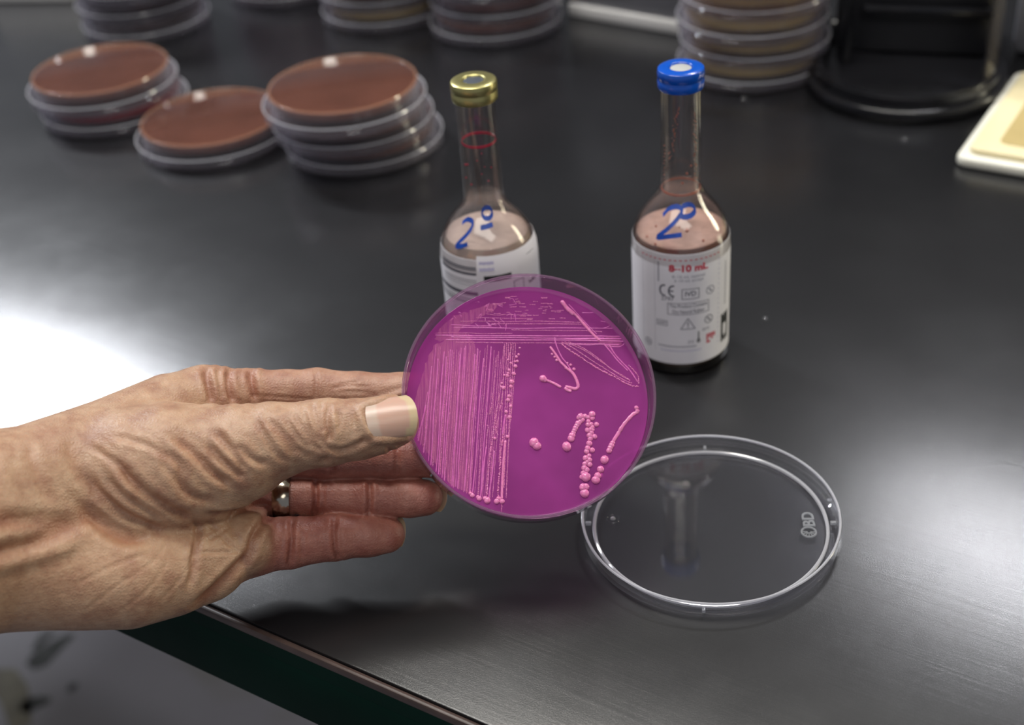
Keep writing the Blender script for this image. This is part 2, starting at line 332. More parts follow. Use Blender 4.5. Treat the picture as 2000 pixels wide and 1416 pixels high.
# held dish: rim frame at its centre, opening along its normal
HC = Vector((0.00518, 0.37725, 0.06804))
held = empty('petri_dish', mtx=frame(HC, Vector((0.9946, 0.0022, -0.1037)), Vector((0.0627, 0.7840, 0.6176)), Vector((0.0827, -0.6208, 0.7796))))
tag(held, 'open clear dish of streaked magenta agar held up by the hand', 'petri dish')
link('dish_base', lathe_mesh('dish_base', BASE, 128), M['plastic_pink'], held)
AGZ = -9.6
agar = link('agar', lathe_mesh('agar', [(0, -12.25), (41.7, -12.25), (42.15, -11.8), (42.38, -9.2), (42.2, -9.15), (41.2, -9.5), (40.0, AGZ), (0, AGZ)], 128), M['agar_pink'], held)
RIDGE = [(43.95, -0.35), (43.75, 0.12), (43.2, 0.12), (42.95, -0.35)]
link('rim', lathe_mesh('rim', RIDGE, 128, True), M['rim_pink'], held)
STREAKS = [
('ribbon', 7.34, [(39.05, -4.26), (37.18, -5.11), (35.44, -6.82), (33.34, -9.2), (31.39, -12.25), (29.8, -14.62), (28.9, -16.47)]),
('ribbon', 8.08, [(19.52, -6.84), (17.81, -8.47), (16.43, -10.34), (15.37, -12.54), (14.82, -14.06)]),
('ribbon', 5.51, [(5.52, 7.94), (7.33, 7.08), (9.63, 6.03), (11.92, 4.65)]),
('ribbon', 6.24, [(13.09, 4.65), (14.22, 3.61), (15.54, 3.26)]),
('ribbon', 6.24, [(13.26, 4.99), (14.92, 4.64), (16.9, 4.12), (17.93, 5.16), (17.35, 7.59), (16.09, 10.02), (14.46, 11.42), (13.48, 12.12)]),
('ribbon', 4.77, [(14.46, 11.42), (13.17, 12.82), (11.87, 14.22), (10.27, 17.02), (8.34, 19.84)]),
('ribbon', 2.57, [(15.78, 10.72), (14.19, 13.52), (12.58, 15.62), (11.32, 18.43), (10.39, 21.25), (10.12, 23.37)]),
('ribbon', 8.08, [(12.88, 37.32), (13.86, 35.88), (15.16, 34.08), (17.47, 31.94)]),
('ribbon', 5.51, [(15.17, 34.44), (18.14, 31.58), (20.74, 28.37), (23.33, 25.16), (26.25, 21.97)]),
('ribbon', 1.84, [(15.56, 35.88), (18.83, 31.94), (22.08, 28.01), (25.33, 24.46)]),
('ribbon', 2.94, [(27.89, 20.56), (29.81, 18.09), (32.36, 14.57), (34.61, 12.11), (35.89, 10.71)]),
('ribbon', 2.94, [(29.57, 20.56), (31.45, 17.03), (34.01, 13.87), (36.26, 11.41), (37.83, 8.97), (39.23, 6.53)]),
('beads', 2.94, [(36.32, 12.81), (37.93, 11.06), (39.49, 8.62), (39.55, 6.18)]),
('beads', 3.67, [(12.4, 20.9), (15.35, 18.43), (18.97, 15.97), (22.9, 13.17), (26.83, 10.72), (30.11, 8.97), (33.71, 6.88), (36.66, 5.31), (39.32, 4.96)]),
('beads', 2.39, [(12.75, 21.43), (16.39, 19.49), (20.33, 16.68), (24.26, 13.87), (28.52, 11.07), (32.11, 8.62), (35.39, 6.88), (37.03, 6.18)]),
('beads', 2.39, [(13.77, 21.61), (17.75, 19.84), (21.72, 17.73), (24.99, 15.27), (28.25, 12.82), (31.83, 10.02), (36.41, 7.22)]),
('beads', 2.2, [(15.11, 21.61), (19.1, 19.85), (22.06, 18.08), (24.36, 16.33)]),
('beads', 2.2, [(24.36, 16.33), (26.96, 14.22), (29.55, 11.77), (33.48, 9.32), (36.09, 7.57)]),
('ribbon', 3.67, [(-7.88, -5.17), (-8.6, -9.08), (-8.98, -12.46)]),
('ribbon', 4.77, [(-8.1, -14.48), (-8.71, -19.85), (-9.2, -25.84), (-9.55, -31.45), (-9.74, -35.39)]),
('beads', 3.67, [(-8.98, -12.46), (-9.36, -15.49), (-9.73, -18.17), (-10.15, -24.17), (-10.53, -28.15), (-10.91, -31.45), (-10.8, -35.06)]),
('beads', 3.31, [(-9.8, 2.19), (-10.45, -0.9), (-11.16, -4.65), (-12.05, -9.75), (-12.61, -14.13), (-13.31, -18.16), (-13.76, -22.16), (-14.13, -25.81), (-14.5, -29.78), (-14.81, -33.39)]),
('ribbon', 2.75, [(-12.01, -18.16), (-12.39, -22.17), (-12.94, -26.81), (-13.65, -31.1), (-14.19, -35.36)]),
('beads', 2.75, [(-8.91, 2.19), (-9.29, -0.9), (-9.83, -3.63)]),
('beads', 2.75, [(-10.37, -6.53), (-10.89, -8.39), (-11.25, -11.1), (-10.78, -12.45)]),
('beads', 2.75, [(-12.38, 2.19), (-12.59, -1.24), (-13.3, -4.99)]),
('beads', 2.39, [(-14.28, -4.65), (-14.99, -8.72), (-14.02, -9.4), (-14.55, -13.11), (-14.76, -16.81)]),
('ribbon', 3.12, [(-14.76, -16.81), (-15.47, -21.49), (-16.02, -26.47), (-16.56, -31.41), (-17.08, -35.02)]),
('beads', 1.75, [(-36.54, -6.12), (-37.08, -8.38), (-38.0, -10.63), (-38.45, -12.88), (-38.88, -15.12)]),
('ribbon', 2.49, [(-35.69, -1.5), (-36.43, -5.35), (-37.38, -9.18), (-38.05, -12.99), (-38.76, -16.79)]),
('ribbon', 1.58, [(-35.05, 3.16), (-35.95, -2.31), (-36.72, -7.74), (-37.13, -13.14), (-38.08, -18.49)]),
('beads', 1.98, [(-34.2, 7.85), (-34.83, 0.59), (-35.68, -6.59), (-36.09, -13.71), (-36.85, -20.76)]),
('ribbon', 2.18, [(-33.67, 12.56), (-34.46, 3.98), (-35.13, -4.51), (-35.77, -12.9), (-36.72, -21.2)]),
('beads', 1.32, [(-33.28, 17.31), (-33.89, 7.41), (-34.48, -2.36), (-35.37, -12.01), (-35.69, -21.53)]),
('ribbon', 1.56, [(-32.15, 20.64), (-33.05, 9.5), (-33.72, -1.48), (-34.34, -12.3), (-34.73, -22.97)]),
('ribbon', 2.42, [(-31.44, 15.36), (-32.05, 5.16), (-32.97, -4.91), (-33.42, -14.85), (-34.07, -24.65)]),
('beads', 1.52, [(-31.08, 20.22), (-31.87, 8.49), (-32.23, -3.06), (-32.92, -14.44), (-33.55, -25.65)]),
('beads', 1.47, [(-30.52, 19.89), (-31.29, 8.3), (-31.68, -3.12), (-32.55, -14.38), (-33.3, -25.46)]),
('ribbon', 2.25, [(-29.22, 18.14), (-30.26, 6.54), (-30.81, -4.88), (-31.39, -16.14), (-32.33, -27.23)]),
('ribbon', 2.41, [(-28.51, 16.24), (-29.09, 4.9), (-30.1, -6.27), (-30.85, -17.28), (-31.45, -28.13)]),
('beads', 1.97, [(-27.7, 17.95), (-28.53, 6.28), (-29.49, -5.22), (-30.25, -16.54), (-30.87, -27.7)]),
('ribbon', 2.2, [(-27.04, 18.81), (-27.83, 6.53), (-28.82, -5.56), (-29.46, -17.46), (-30.25, -29.17)]),
('ribbon', 2.14, [(-26.39, 18.66), (-27.09, 6.49), (-27.92, -5.5), (-28.84, -17.31), (-29.38, -28.93)]),
('beads', 1.75, [(-25.73, 17.61), (-26.51, 5.48), (-27.46, -6.46), (-28.29, -18.22), (-29.31, -29.8)]),
('beads', 1.42, [(-24.79, 18.74), (-25.53, 6.31), (-26.37, -5.93), (-27.34, -17.97), (-28.14, -29.82)]),
('beads', 1.59, [(-23.98, 18.01), (-25.04, 5.56), (-25.67, -6.69), (-26.57, -18.75), (-27.36, -30.62)]),
('ribbon', 2.12, [(-23.61, 17.1), (-24.36, 4.83), (-25.13, -7.25), (-26.12, -19.14), (-26.77, -30.85)]),
('ribbon', 1.79, [(-23.23, 19.45), (-24.08, 6.28), (-24.88, -6.68), (-25.72, -19.42), (-26.33, -31.95)]),
('ribbon', 1.79, [(-22.05, 19.39), (-23.01, 6.49), (-23.86, -6.19), (-24.85, -18.66), (-25.46, -30.94)]),
('ribbon', 2.13, [(-21.66, 20.21), (-22.35, 6.91), (-23.21, -6.16), (-24.14, -19.01), (-24.79, -31.64)]),
('beads', 1.38, [(-20.57, 17.34), (-21.65, 4.77), (-22.69, -7.59), (-23.42, -19.76), (-24.64, -31.73)]),
('beads', 1.57, [(-19.88, 19.95), (-20.81, 6.65), (-21.82, -6.42), (-22.72, -19.26), (-23.38, -31.9)]),
('beads', 1.5, [(-18.84, 17.34), (-19.86, 4.53), (-20.88, -8.07), (-21.6, -20.46), (-22.72, -32.65)]),
('ribbon', 2.52, [(-18.35, 17.19), (-19.36, 4.47), (-20.66, -8.04), (-21.47, -20.35), (-22.54, -32.46)]),
('beads', 1.82, [(-17.55, 19.22), (-18.53, 5.8), (-19.65, -7.39), (-20.64, -20.35), (-21.69, -33.09)]),
('ribbon', 2.07, [(-17.3, 19.03), (-18.13, 5.73), (-19.05, -7.35), (-19.96, -20.2), (-20.69, -32.84)]),
('beads', 1.8, [(-16.55, 18.14), (-17.71, 5.18), (-18.4, -7.56), (-19.46, -20.09), (-20.34, -32.42)]),
('ribbon', 2.39, [(-15.3, 15.53), (-16.6, 2.99), (-17.61, -9.34), (-18.45, -21.48), (-19.73, -33.43)]),
('beads', 1.41, [(-14.73, 19.11), (-15.72, 5.73), (-16.78, -7.42), (-17.87, -20.36), (-18.98, -33.07)]),
('beads', 2.0, [(-13.82, 20.37), (-14.93, 6.37), (-16.2, -7.37), (-16.98, -20.87), (-17.89, -34.13)]),
('beads', 1.4, [(-13.0, 15.93), (-14.27, 3.08), (-15.65, -9.56), (-16.73, -22.0), (-17.64, -34.23)]),
('ribbon', 2.27, [(-12.59, 19.83), (-13.64, 6.04), (-14.87, -7.52), (-15.98, -20.84), (-16.89, -33.92)]),
('beads', 1.41, [(-11.54, 18.28), (-12.62, 4.74), (-14.05, -8.57), (-15.37, -21.65), (-16.33, -34.51)]),
('beads', 1.39, [(-11.1, 15.54), (-12.15, 2.75), (-13.4, -9.84), (-14.34, -22.22), (-15.52, -34.39)]),
('beads', 1.72, [(-10.5, 16.54), (-11.83, 3.3), (-12.72, -9.71), (-14.01, -22.51), (-15.06, -35.08)]),
('beads', 1.78, [(-9.97, 18.0), (-10.79, 4.37), (-12.09, -9.03), (-13.09, -22.19), (-13.83, -35.13)]),
('beads', 1.73, [(-9.25, 15.19), (-10.25, 2.4), (-11.5, -10.17), (-12.68, -22.54), (-13.76, -34.71)]),
('beads', 1.7, [(-8.1, 19.98), (-9.44, 5.96), (-10.46, -7.8), (-11.74, -21.32), (-12.85, -34.6)]),
('beads', 2.3, [(-7.81, 20.76), (-8.97, -0.99), (-10.38, -22.14)]),
('beads', 2.3, [(-7.11, 20.77), (-8.32, -10.26), (-9.86, -40.07)]),
('beads', 2.3, [(-6.4, 20.77), (-7.44, -5.64), (-8.93, -31.17)]),
('beads', 2.3, [(-5.61, 20.77), (-6.66, -7.5), (-8.2, -34.75)]),
('beads', 2.3, [(-4.72, 20.77), (-5.69, 1.81), (-7.09, -16.69)]),
('beads', 2.3, [(-3.96, 20.77), (-4.79, 6.51), (-6.13, -7.5)]),
('beads', 2.6, [(-5.27, 20.53), (-5.82, 17.72), (-6.36, 15.62)]),
('beads', 1.9, [(-23.3, 29.26), (-14.53, 29.36), (-5.74, 29.19), (3.07, 29.43), (11.89, 29.18), (20.73, 28.96)]),
('beads', 1.9, [(-12.34, 28.42), (-5.76, 28.43), (0.84, 28.35), (7.45, 28.43), (14.07, 28.34), (20.7, 28.27)]),
('ribbon', 1.8, [(-26.04, 26.95), (-13.64, 26.88), (-1.21, 26.64), (11.27, 26.86), (23.78, 26.76), (36.34, 26.7)]),
('beads', 1.8, [(-5.07, 26.1), (1.34, 25.98), (7.76, 25.93), (14.18, 25.77), (20.62, 25.88), (27.05, 25.46)]),
('ribbon', 2.6, [(-32.41, 24.05), (-18.42, 23.77), (-4.38, 23.81), (9.71, 23.76), (23.86, 23.77), (38.04, 23.53)]),
('ribbon', 2.2, [(-26.97, 23.39), (-16.06, 23.11), (-5.12, 23.19), (5.85, 22.98), (16.84, 22.89), (27.88, 23.05)]),
('ribbon', 2.6, [(-28.79, 22.39), (-15.78, 22.4), (-2.73, 22.26), (10.37, 22.25), (23.5, 22.06), (36.67, 21.78)]),
('beads', 1.9, [(-25.16, 21.38), (-14.63, 21.33), (-4.06, 21.2), (6.53, 21.21), (17.15, 20.97), (27.8, 20.9)]),
('ribbon', 2.0, [(-26.95, 27.99), (-24.04, 27.89), (-21.12, 27.65), (-18.2, 27.47), (-15.28, 27.52), (-12.36, 27.53)]),
('beads', 1.6, [(-32.41, 24.78), (-26.96, 25.08), (-21.5, 24.99), (-16.04, 24.65), (-10.57, 24.72), (-5.09, 24.79)]),
('ribbon', 3.4, [(13.17, 22.88), (17.94, 22.64), (22.72, 22.75), (27.5, 22.74), (32.29, 22.77), (37.08, 22.71)]),
('ribbon', 2.2, [(14.94, 20.63), (18.61, 20.71), (22.27, 20.47), (25.95, 20.73), (29.62, 20.59), (33.3, 20.59)]),
('beads', 1.6, [(-17.81, 30.63), (-13.78, 30.69), (-9.75, 30.54), (-5.72, 30.42), (-1.68, 30.39), (2.36, 30.42)]),
('beads', 1.6, [(-14.13, 32.14), (-10.47, 31.7), (-6.79, 31.94), (-3.13, 31.74), (0.55, 31.72), (4.22, 31.6)]),
('beads', 1.9, [(-11.75, 36.04), (-10.98, 36.04)]),
('beads', 1.9, [(11.31, 33.43), (13.61, 33.5)]),
('beads', 1.9, [(-13.63, 33.92), (-12.09, 33.91)]),
('beads', 1.9, [(-3.74, 33.15), (-1.73, 33.07)]),
('beads', 1.9, [(-5.62, 34.79), (-3.39, 34.85)]),
('beads', 1.9, [(-10.89, 36.06), (-10.16, 36.01)]),
('beads', 1.9, [(8.56, 36.11), (9.38, 36.19)]),
('beads', 1.9, [(-7.29, 38.21), (-5.87, 38.2)]),
('beads', 1.9, [(-7.27, 38.43), (-5.3, 38.52)]),
('beads', 1.9, [(-8.56, 36.31), (-7.25, 36.39)]),
('beads', 1.9, [(-2.47, 36.07), (-0.4, 36.06)]),
('beads', 1.9, [(10.6, 32.91), (12.69, 32.9)]),
('beads', 1.9, [(-1.97, 31.36), (-0.1, 31.27)]),
('beads', 1.9, [(5.94, 32.46), (7.03, 32.4)]),
('beads', 1.9, [(-3.5, 37.79), (-2.81, 37.86)]),
('beads', 1.9, [(-6.89, 32.66), (-5.77, 32.75)]),
('beads', 1.9, [(6.96, 33.81), (7.57, 33.9)]),
('beads', 1.9, [(-10.5, 35.64), (-8.21, 35.56)]),
('beads', 1.9, [(2.84, 36.86), (4.26, 36.89)]),
('beads', 1.9, [(-4.91, 38.9), (-3.18, 38.84)]),
('beads', 1.9, [(6.05, 38.15), (7.68, 38.22)]),
('beads', 1.9, [(5.49, 34.85), (7.94, 34.8)]),
('beads', 1.9, [(-10.82, 36.01), (-8.42, 36.03)]),
('beads', 1.9, [(-2.12, 34.87), (-0.02, 34.79)]),
('beads', 1.9, [(0.49, 29.94), (2.25, 30.02)]),
('beads', 1.9, [(8.39, 35.11), (9.05, 35.01)]),
('beads', 1.9, [(-13.2, 33.57), (-11.68, 33.5)]),
('beads', 1.9, [(-3.23, 36.99), (-2.11, 37.05)]),
('beads', 1.9, [(1.44, 35.67), (3.52, 35.73)]),
('beads', 1.9, [(-4.36, 36.68), (-1.82, 36.62)]),
('beads', 1.9, [(9.33, 33.24), (10.7, 33.32)]),
('beads', 1.9, [(8.86, 34.44), (9.49, 34.51)]),
('beads', 1.9, [(-11.41, 32.26), (-9.04, 32.33)]),
('beads', 1.9, [(7.94, 36.0), (9.88, 35.94)]),
('beads', 1.9, [(3.02, 31.52), (4.34, 31.62)]),
('beads', 1.9, [(-0.01, 33.52), (0.92, 33.54)]),
('beads', 1.9, [(-5.28, 38.76), (-4.09, 38.79)]),
('beads', 1.9, [(-1.01, 32.42), (0.34, 32.33)]),
('beads', 1.9, [(8.3, 30.38), (10.26, 30.35)]),
('beads', 1.9, [(0.64, 31.53), (1.92, 31.52)]),
('beads', 1.9, [(4.64, 34.13), (5.77, 34.22)]),
('beads', 1.9, [(-11.68, 35.65), (-9.95, 35.6)]),
('beads', 1.9, [(5.66, 36.16), (8.1, 36.21)]),
('beads', 1.9, [(5.76, 38.37), (7.84, 38.34)]),
('beads', 1.9, [(12.21, 30.64), (14.16, 30.58)]),
('beads', 1.9, [(6.25, 33.3), (7.23, 33.3)]),
('ribbon', 1.2, [(-22.68, 27.22), (-22.18, 27.55), (-23.22, 26.94)]),
('ribbon', 1.2, [(-12.09, 28.18), (-10.53, 27.83), (-11.43, 28.66)]),
('ribbon', 1.2, [(-14.61, 30.5), (-14.63, 29.3), (-14.5, 30.45)]),
('ribbon', 1.2, [(-12.88, 28.21), (-13.49, 27.8), (-11.04, 28.38)]),
('ribbon', 1.2, [(-14.31, 29.05), (-12.84, 28.35), (-13.56, 28.67)]),
('ribbon', 1.2, [(-5.5, 35.75), (-5.79, 35.42), (-3.03, 36.03)]),
('ribbon', 1.2, [(-25.8, 32.4), (-25.13, 33.39), (-25.76, 31.56)]),
('ribbon', 1.2, [(-11.1, 30.33), (-12.02, 30.38), (-9.08, 28.52)]),
('ribbon', 1.2, [(-6.98, 31.4), (-5.34, 32.25), (-5.38, 29.89)]),
('ribbon', 1.2, [(-26.16, 37.07), (-26.79, 38.35), (-26.24, 36.17)]),
('ribbon', 1.2, [(-9.37, 30.25), (-8.09, 29.31), (-7.72, 28.52)]),
('ribbon', 1.2, [(-12.81, 27.36), (-13.59, 28.59), (-13.16, 27.57)]),
('ribbon', 1.2, [(-17.03, 30.93), (-15.94, 32.23), (-16.33, 30.23)]),
('ribbon', 1.2, [(-25.75, 31.97), (-25.76, 31.4), (-24.77, 30.13)]),
('ribbon', 1.2, [(-26.92, 29.91), (-25.91, 30.55), (-27.11, 29.39)]),
('ribbon', 1.2, [(-9.93, 27.95), (-9.9, 28.6), (-8.95, 26.84)]),
('ribbon', 1.2, [(-13.97, 35.81), (-14.1, 34.72), (-12.89, 36.45)]),
('ribbon', 1.2, [(-22.68, 31.1), (-23.56, 31.81), (-22.94, 30.58)]),
('ribbon', 1.2, [(-14.87, 34.66), (-13.21, 35.94), (-14.33, 33.23)]),
('ribbon', 1.2, [(-9.09, 34.99), (-10.13, 35.77), (-8.21, 34.73)]),
('ribbon', 1.2, [(-27.38, 36.75), (-25.62, 36.94), (-26.46, 37.3)]),
('ribbon', 1.2, [(-4.31, 30.88), (-3.89, 32.27), (-3.66, 29.54)]),
('ribbon', 1.2, [(-13.61, 28.14), (-12.83, 27.73), (-14.04, 28.85)]),
('ribbon', 1.2, [(-18.22, 28.49), (-16.91, 27.21), (-17.61, 26.56)]),
('ribbon', 1.2, [(-5.8, 37.71), (-4.6, 37.96), (-3.35, 35.77)]),
('ribbon', 1.2, [(-17.93, 36.11), (-17.65, 36.78), (-16.4, 36.56)]),
('ribbon', 1.2, [(-16.98, 38.62), (-16.97, 37.38), (-14.76, 38.87)]),
('ribbon', 1.2, [(-7.61, 27.42), (-6.94, 28.55), (-7.45, 25.7)]),
('ribbon', 1.2, [(-27.94, 37.18), (-27.78, 37.91), (-26.15, 36.95)]),
('ribbon', 1.2, [(-24.87, 32.96), (-23.12, 32.34), (-25.13, 33.44)]),
('beads', 3.0, [(11.6, 39.84), (14.32, 39.67), (17.69, 38.59), (19.7, 37.7)]),
('ribbon', 1.4, [(20.21, 32.66), (23.6, 32.67), (27.02, 33.21)]),
('ribbon', 1.4, [(26.88, 29.45), (29.57, 28.92), (30.21, 27.85), (27.45, 26.77), (22.04, 26.94)]),
('ribbon', 1.6, [(37.07, 21.98), (35.35, 21.27), (33.6, 19.86), (30.56, 19.85), (28.21, 20.21)]),
('film', 0, [(-32.46, 23.67), (-29.11, 28.28), (-25.08, 31.48), (-19.69, 33.28), (-11.57, 36.17), (-11.28, 33.3), (-15.68, 31.15), (-19.74, 28.29), (-24.44, 25.45), (-23.79, 22.63), (-31.13, 21.92)]),
('film', 0, [(-32.46, 20.86), (-18.47, 20.87), (-21.08, -32.89), (-26.33, -30.71), (-32.11, -26.19), (-35.62, -20.76), (-38.64, -12.55), (-39.92, -3.34), (-37.41, 7.63), (-35.44, 14.56)]),
('film', 0, [(23.94, 23.39), (34.09, 23.4), (36.06, 21.98), (33.94, 19.86), (27.2, 20.21)])]
COLONIES = [(1.82, -15.36, 1.5),(2.77, -16.54, 1.43),(13.19, -16.85, 1.5),(14.83, -13.96, 1.16),(15.19, -12.88, 0.95),(15.72, -11.86, 0.88),(16.08, -11.02, 0.88),(16.5, -10.17, 0.88),(16.96, -9.32, 0.85),(17.48, -8.47, 0.82),(18.16, -7.86, 0.82),(19.01, -7.29, 0.75),(18.39, -6.02, 1.02),(17.81, -6.36, 0.75),(19.95, -5.92, 0.88),(20.6, -6.27, 0.75),(21.19, -6.3, 0.82),(22.49, -5.25, 1.09),(22.57, -6.71, 0.82),(23.91, -8.9, 0.92),(20.7, -10.96, 0.82),(23.09, -13.31, 0.88),(21.07, -7.8, 0.82),(20.93, -8.99, 0.82),(22.03, -8.83, 0.82),(22.39, -9.92, 0.75),(21.76, -10.7, 0.82),(22.48, -10.87, 0.61),(21.99, -11.88, 0.75),(21.29, -12.9, 0.88),(21.51, -14.08, 0.95),(21.12, -15.77, 1.02),(20.47, -17.45, 1.02),(22.09, -18.13, 0.82),(20.1, -18.63, 0.88),(20.86, -20.14, 0.82),(19.69, -20.97, 1.02),(20.97, -21.65, 0.82),(20.13, -22.32, 0.88),(19.35, -22.98, 0.82),(20.98, -23.26, 0.88),(19.07, -24.48, 1.02),(19.87, -25.15, 0.88),(18.68, -26.31, 0.88),(19.45, -27.64, 1.5),(20.28, -27.32, 0.88),(18.15, -27.64, 0.82),(19.49, -31.12, 1.02),(18.35, -31.28, 1.22),(18.92, -33.43, 1.5),(18.44, -33.26, 1.02),(41.13, -2.71, 1.16),(41.88, -3.06, 0.75),(38.28, -2.88, 0.82),(38.56, -4.01, 0.75),(28.0, -18.32, 0.95),(28.44, -17.32, 0.95),(28.9, -16.47, 0.88),(29.27, -15.63, 0.88),(26.23, -21.57, 1.29),(24.72, -25.01, 1.22),(23.65, -27.27, 1.16),(22.94, -28.72, 1.29),(22.43, -28.49, 0.75),(-6.61, 1.43, 0.68),(-6.97, -0.05, 0.61),(-6.08, -2.27, 0.68),(-6.51, -6.2, 0.68),(-7.42, -13.21, 0.61),(-7.7, -4.25, 0.61),(-11.78, -13.8, 0.54),(-14.68, -35.69, 1.02),(-15.31, -35.03, 0.75),(-11.46, -36.04, 0.95),(-9.62, -36.05, 0.82),(-10.8, -35.06, 0.68),(-17.4, -35.02, 0.75),(-17.88, -34.52, 0.61),(-19.81, -33.86, 0.75),(-20.45, -33.2, 0.61),(-5.52, 6.74, 0.82),(-4.8, 9.69, 0.65),(-5.89, 5.01, 0.65),(-4.09, 12.47, 0.61),(-6.98, 8.99, 0.51),(-6.61, 1.4, 0.68),(-6.97, 0.02, 0.61),(-8.38, 4.5, 0.68),(-3.69, 15.97, 0.48),(-2.9, 16.84, 0.44),(-6.44, 11.08, 0.48),(-6.8, 9.86, 0.44),(-8.14, 9.17, 0.41),(-5.73, 13.69, 0.41),(-6.61, 14.92, 0.41),(-4.22, 14.22, 0.44),(-3.38, 14.39, 0.44),(-2.45, 19.3, 0.37),(-9.01, 6.23, 0.44),(-9.2, 4.91, 0.44),(5.52, 7.94, 1.16),(6.17, 7.42, 0.88),(16.64, 11.42, 0.51),(15.52, 12.99, 0.44),(14.36, 13.69, 0.37),(10.61, 14.74, 0.48),(9.91, 15.97, 0.44),(9.0, 17.02, 0.37)]
rnd = random.Random(11)
bm = bmesh.new(); bmesh.ops.create_icosphere(bm, subdivisions=2, radius=1.0)
for v in bm.verts: v.co.z *= 0.50
colme = finish(bm, 'colony'); colme.materials.append(M['colony'])
for x, y, r in COLONIES:
    if x * x + y * y > 41.0 ** 2: continue
    o = link('colony', colme, None, held); o.location = (x * MM, y * MM, (AGZ + 0.12 * r) * MM)
    k = r * rnd.uniform(1.02, 1.22); o.scale = (k * rnd.uniform(.92, 1.1), k * rnd.uniform(.92, 1.1), k); o.rotation_euler = (0, 0, rnd.uniform(0, 6))
beads = bmesh.new()
for kind, wpx, pts in STREAKS:
    P = [Vector((x, y, 0)) for x, y in pts]
    if kind == 'film':
        bm = bmesh.new(); Q = smooth_path(P + [P[0]], 5)[:-1]
        a = [bm.verts.new((q.x + rnd.uniform(-.4, .4), q.y + rnd.uniform(-.4, .4), AGZ + 0.05)) for q in Q if q.x ** 2 + q.y ** 2 < 40.8 ** 2]
        bm.faces.new(a); bmesh.ops.triangulate(bm, faces=bm.faces)
        r_ = bmesh.ops.extrude_face_region(bm, geom=list(bm.faces)); bmesh.ops.translate(bm, vec=(0, 0, 0.04), verts=[e for e in r_['geom'] if isinstance(e, bmesh.types.BMVert)])
        link('growth_film', finish(bm, 'growth_film'), M['film'], held); continue
    wd = wpx / 5.4
    if kind == 'beads':
        for q in resample(smooth_path(P), wd * 0.82):
            r = wd * 0.5 * rnd.uniform(0.7, 1.15); j = wd * 0.16
            x = q.x + rnd.uniform(-j, j); y = q.y + rnd.uniform(-j, j)
            if x * x + y * y < 41 ** 2: dome(beads, x, y, AGZ - 0.02, r, r * 0.8, 7, 2, rnd.uniform(0, 1))
    else:
        S = [q for q in resample(smooth_path(P), max(0.35, wd * 0.30)) if q.length < 41.3]
        if len(S) < 3: continue
        bm = bmesh.new(); R = []
        for i, q in enumerate(S):
            d = (S[min(i + 1, len(S) - 1)] - S[max(i - 1, 0)]).normalized(); n = Vector((-d.y, d.x, 0))
            e = min(i, len(S) - 1 - i); hw = wd * 0.5 * (0.55 if e == 0 else 1.0) * rnd.uniform(0.86, 1.1)
            R.append([bm.verts.new((q.x + n.x * hw * c, q.y + n.y * hw * c, AGZ - 0.02 + min(hw, 0.55) * 0.75 * s * (0.5 if e == 0 else 1))) for c, s in ((1, 0), (0.86, 0.62), (0.4, 0.95), (-0.4, 0.95), (-0.86, 0.62), (-1, 0))])
        for A, B in zip(R[:-1], R[1:]):
            for i in range(5): bm.faces.new((A[i], A[i + 1], B[i + 1], B[i]))
        bm.faces.new(R[0]); bm.faces.new(R[-1][::-1])
        link('streak', finish(bm, 'streak', 60), M['colony'] if wd > 0.8 else M['streak'], held)
bo = link('streak_beads', finish(beads, 'streak_beads', 80), M['colony'], held); bo['kind'] = 'stuff'

# the lid lying on the bench, open side up
lid = empty('dish_cover', (0.0680, 0.3763, 0), math.radians(-10.2))
tag(lid, 'empty clear dish cover lying open side up on the bench', 'dish cover')
link('lid_shell', lathe_mesh('lid_shell', LID, 128), M['plastic'], lid)
link('stacking_ridge', lathe_mesh('stacking_ridge', [(43.5, 1.9), (43.3, 2.6), (42.8, 2.8), (42.3, 2.6), (42.1, 1.9)], 128, True), M['rimlight'], lid)
link('rim', lathe_mesh('rim', [(47.45, 7.15), (47.25, 7.6), (46.7, 7.6), (46.4, 7.15)], 128, True), M['rimlight'], lid)
for a in (3, 93, 183, 268):
    bm = bmesh.new(); box(bm, 43.9, 46.0, -0.6, 0.6, 1.9, 3.2, 0.2)
    bmesh.ops.rotate(bm, cent=(0, 0, 0), matrix=Matrix.Rotation(math.radians(a), 3, 'Z'), verts=bm.verts); link('spacer_rib', finish(bm, 'spacer_rib'), M['frost'], lid)
bm = bmesh.new(); dome(bm, -36.0, 1.5, 1.9, 1.0, 0.8, 12, 3); link('gate_mark', finish(bm, 'gate_mark'), M['frost'], lid)
bm = bmesh.new(); lathe(bm, [(2.6, 1.9), (2.45, 2.05), (2.25, 2.05), (2.1, 1.9)], 32, True); bmesh.ops.translate(bm, vec=(-36.0, 1.5, 0), verts=bm.verts); link('gate_ring', finish(bm, 'gate_ring'), M['plastic'], lid)
def text_bm(body, size, depth=0.0, bold=0.0, align='CENTER'):
    """lettering as a mesh, flat in XY, size in mm"""
    cu = bpy.data.curves.new('lettering', 'FONT'); cu.body = body; cu.size = size; cu.align_x = align; cu.align_y = 'CENTER'; cu.extrude = depth; cu.offset = bold; cu.resolution_u = 3
    o = bpy.data.objects.new('lettering', cu); COLL.objects.link(o)
    dg = bpy.context.evaluated_depsgraph_get(); me = bpy.data.meshes.new_from_object(o.evaluated_get(dg))
    bpy.data.objects.remove(o); bpy.data.curves.remove(cu)
    bm = bmesh.new(); bm.from_mesh(me); bpy.data.meshes.remove(me); return bm
def place(bm, x, y, z, ang):
    bmesh.ops.rotate(bm, cent=(0, 0, 0), matrix=Matrix.Rotation(math.radians(ang), 3, 'Z'), verts=bm.verts); bmesh.ops.translate(bm, vec=(x, y, z), verts=bm.verts)
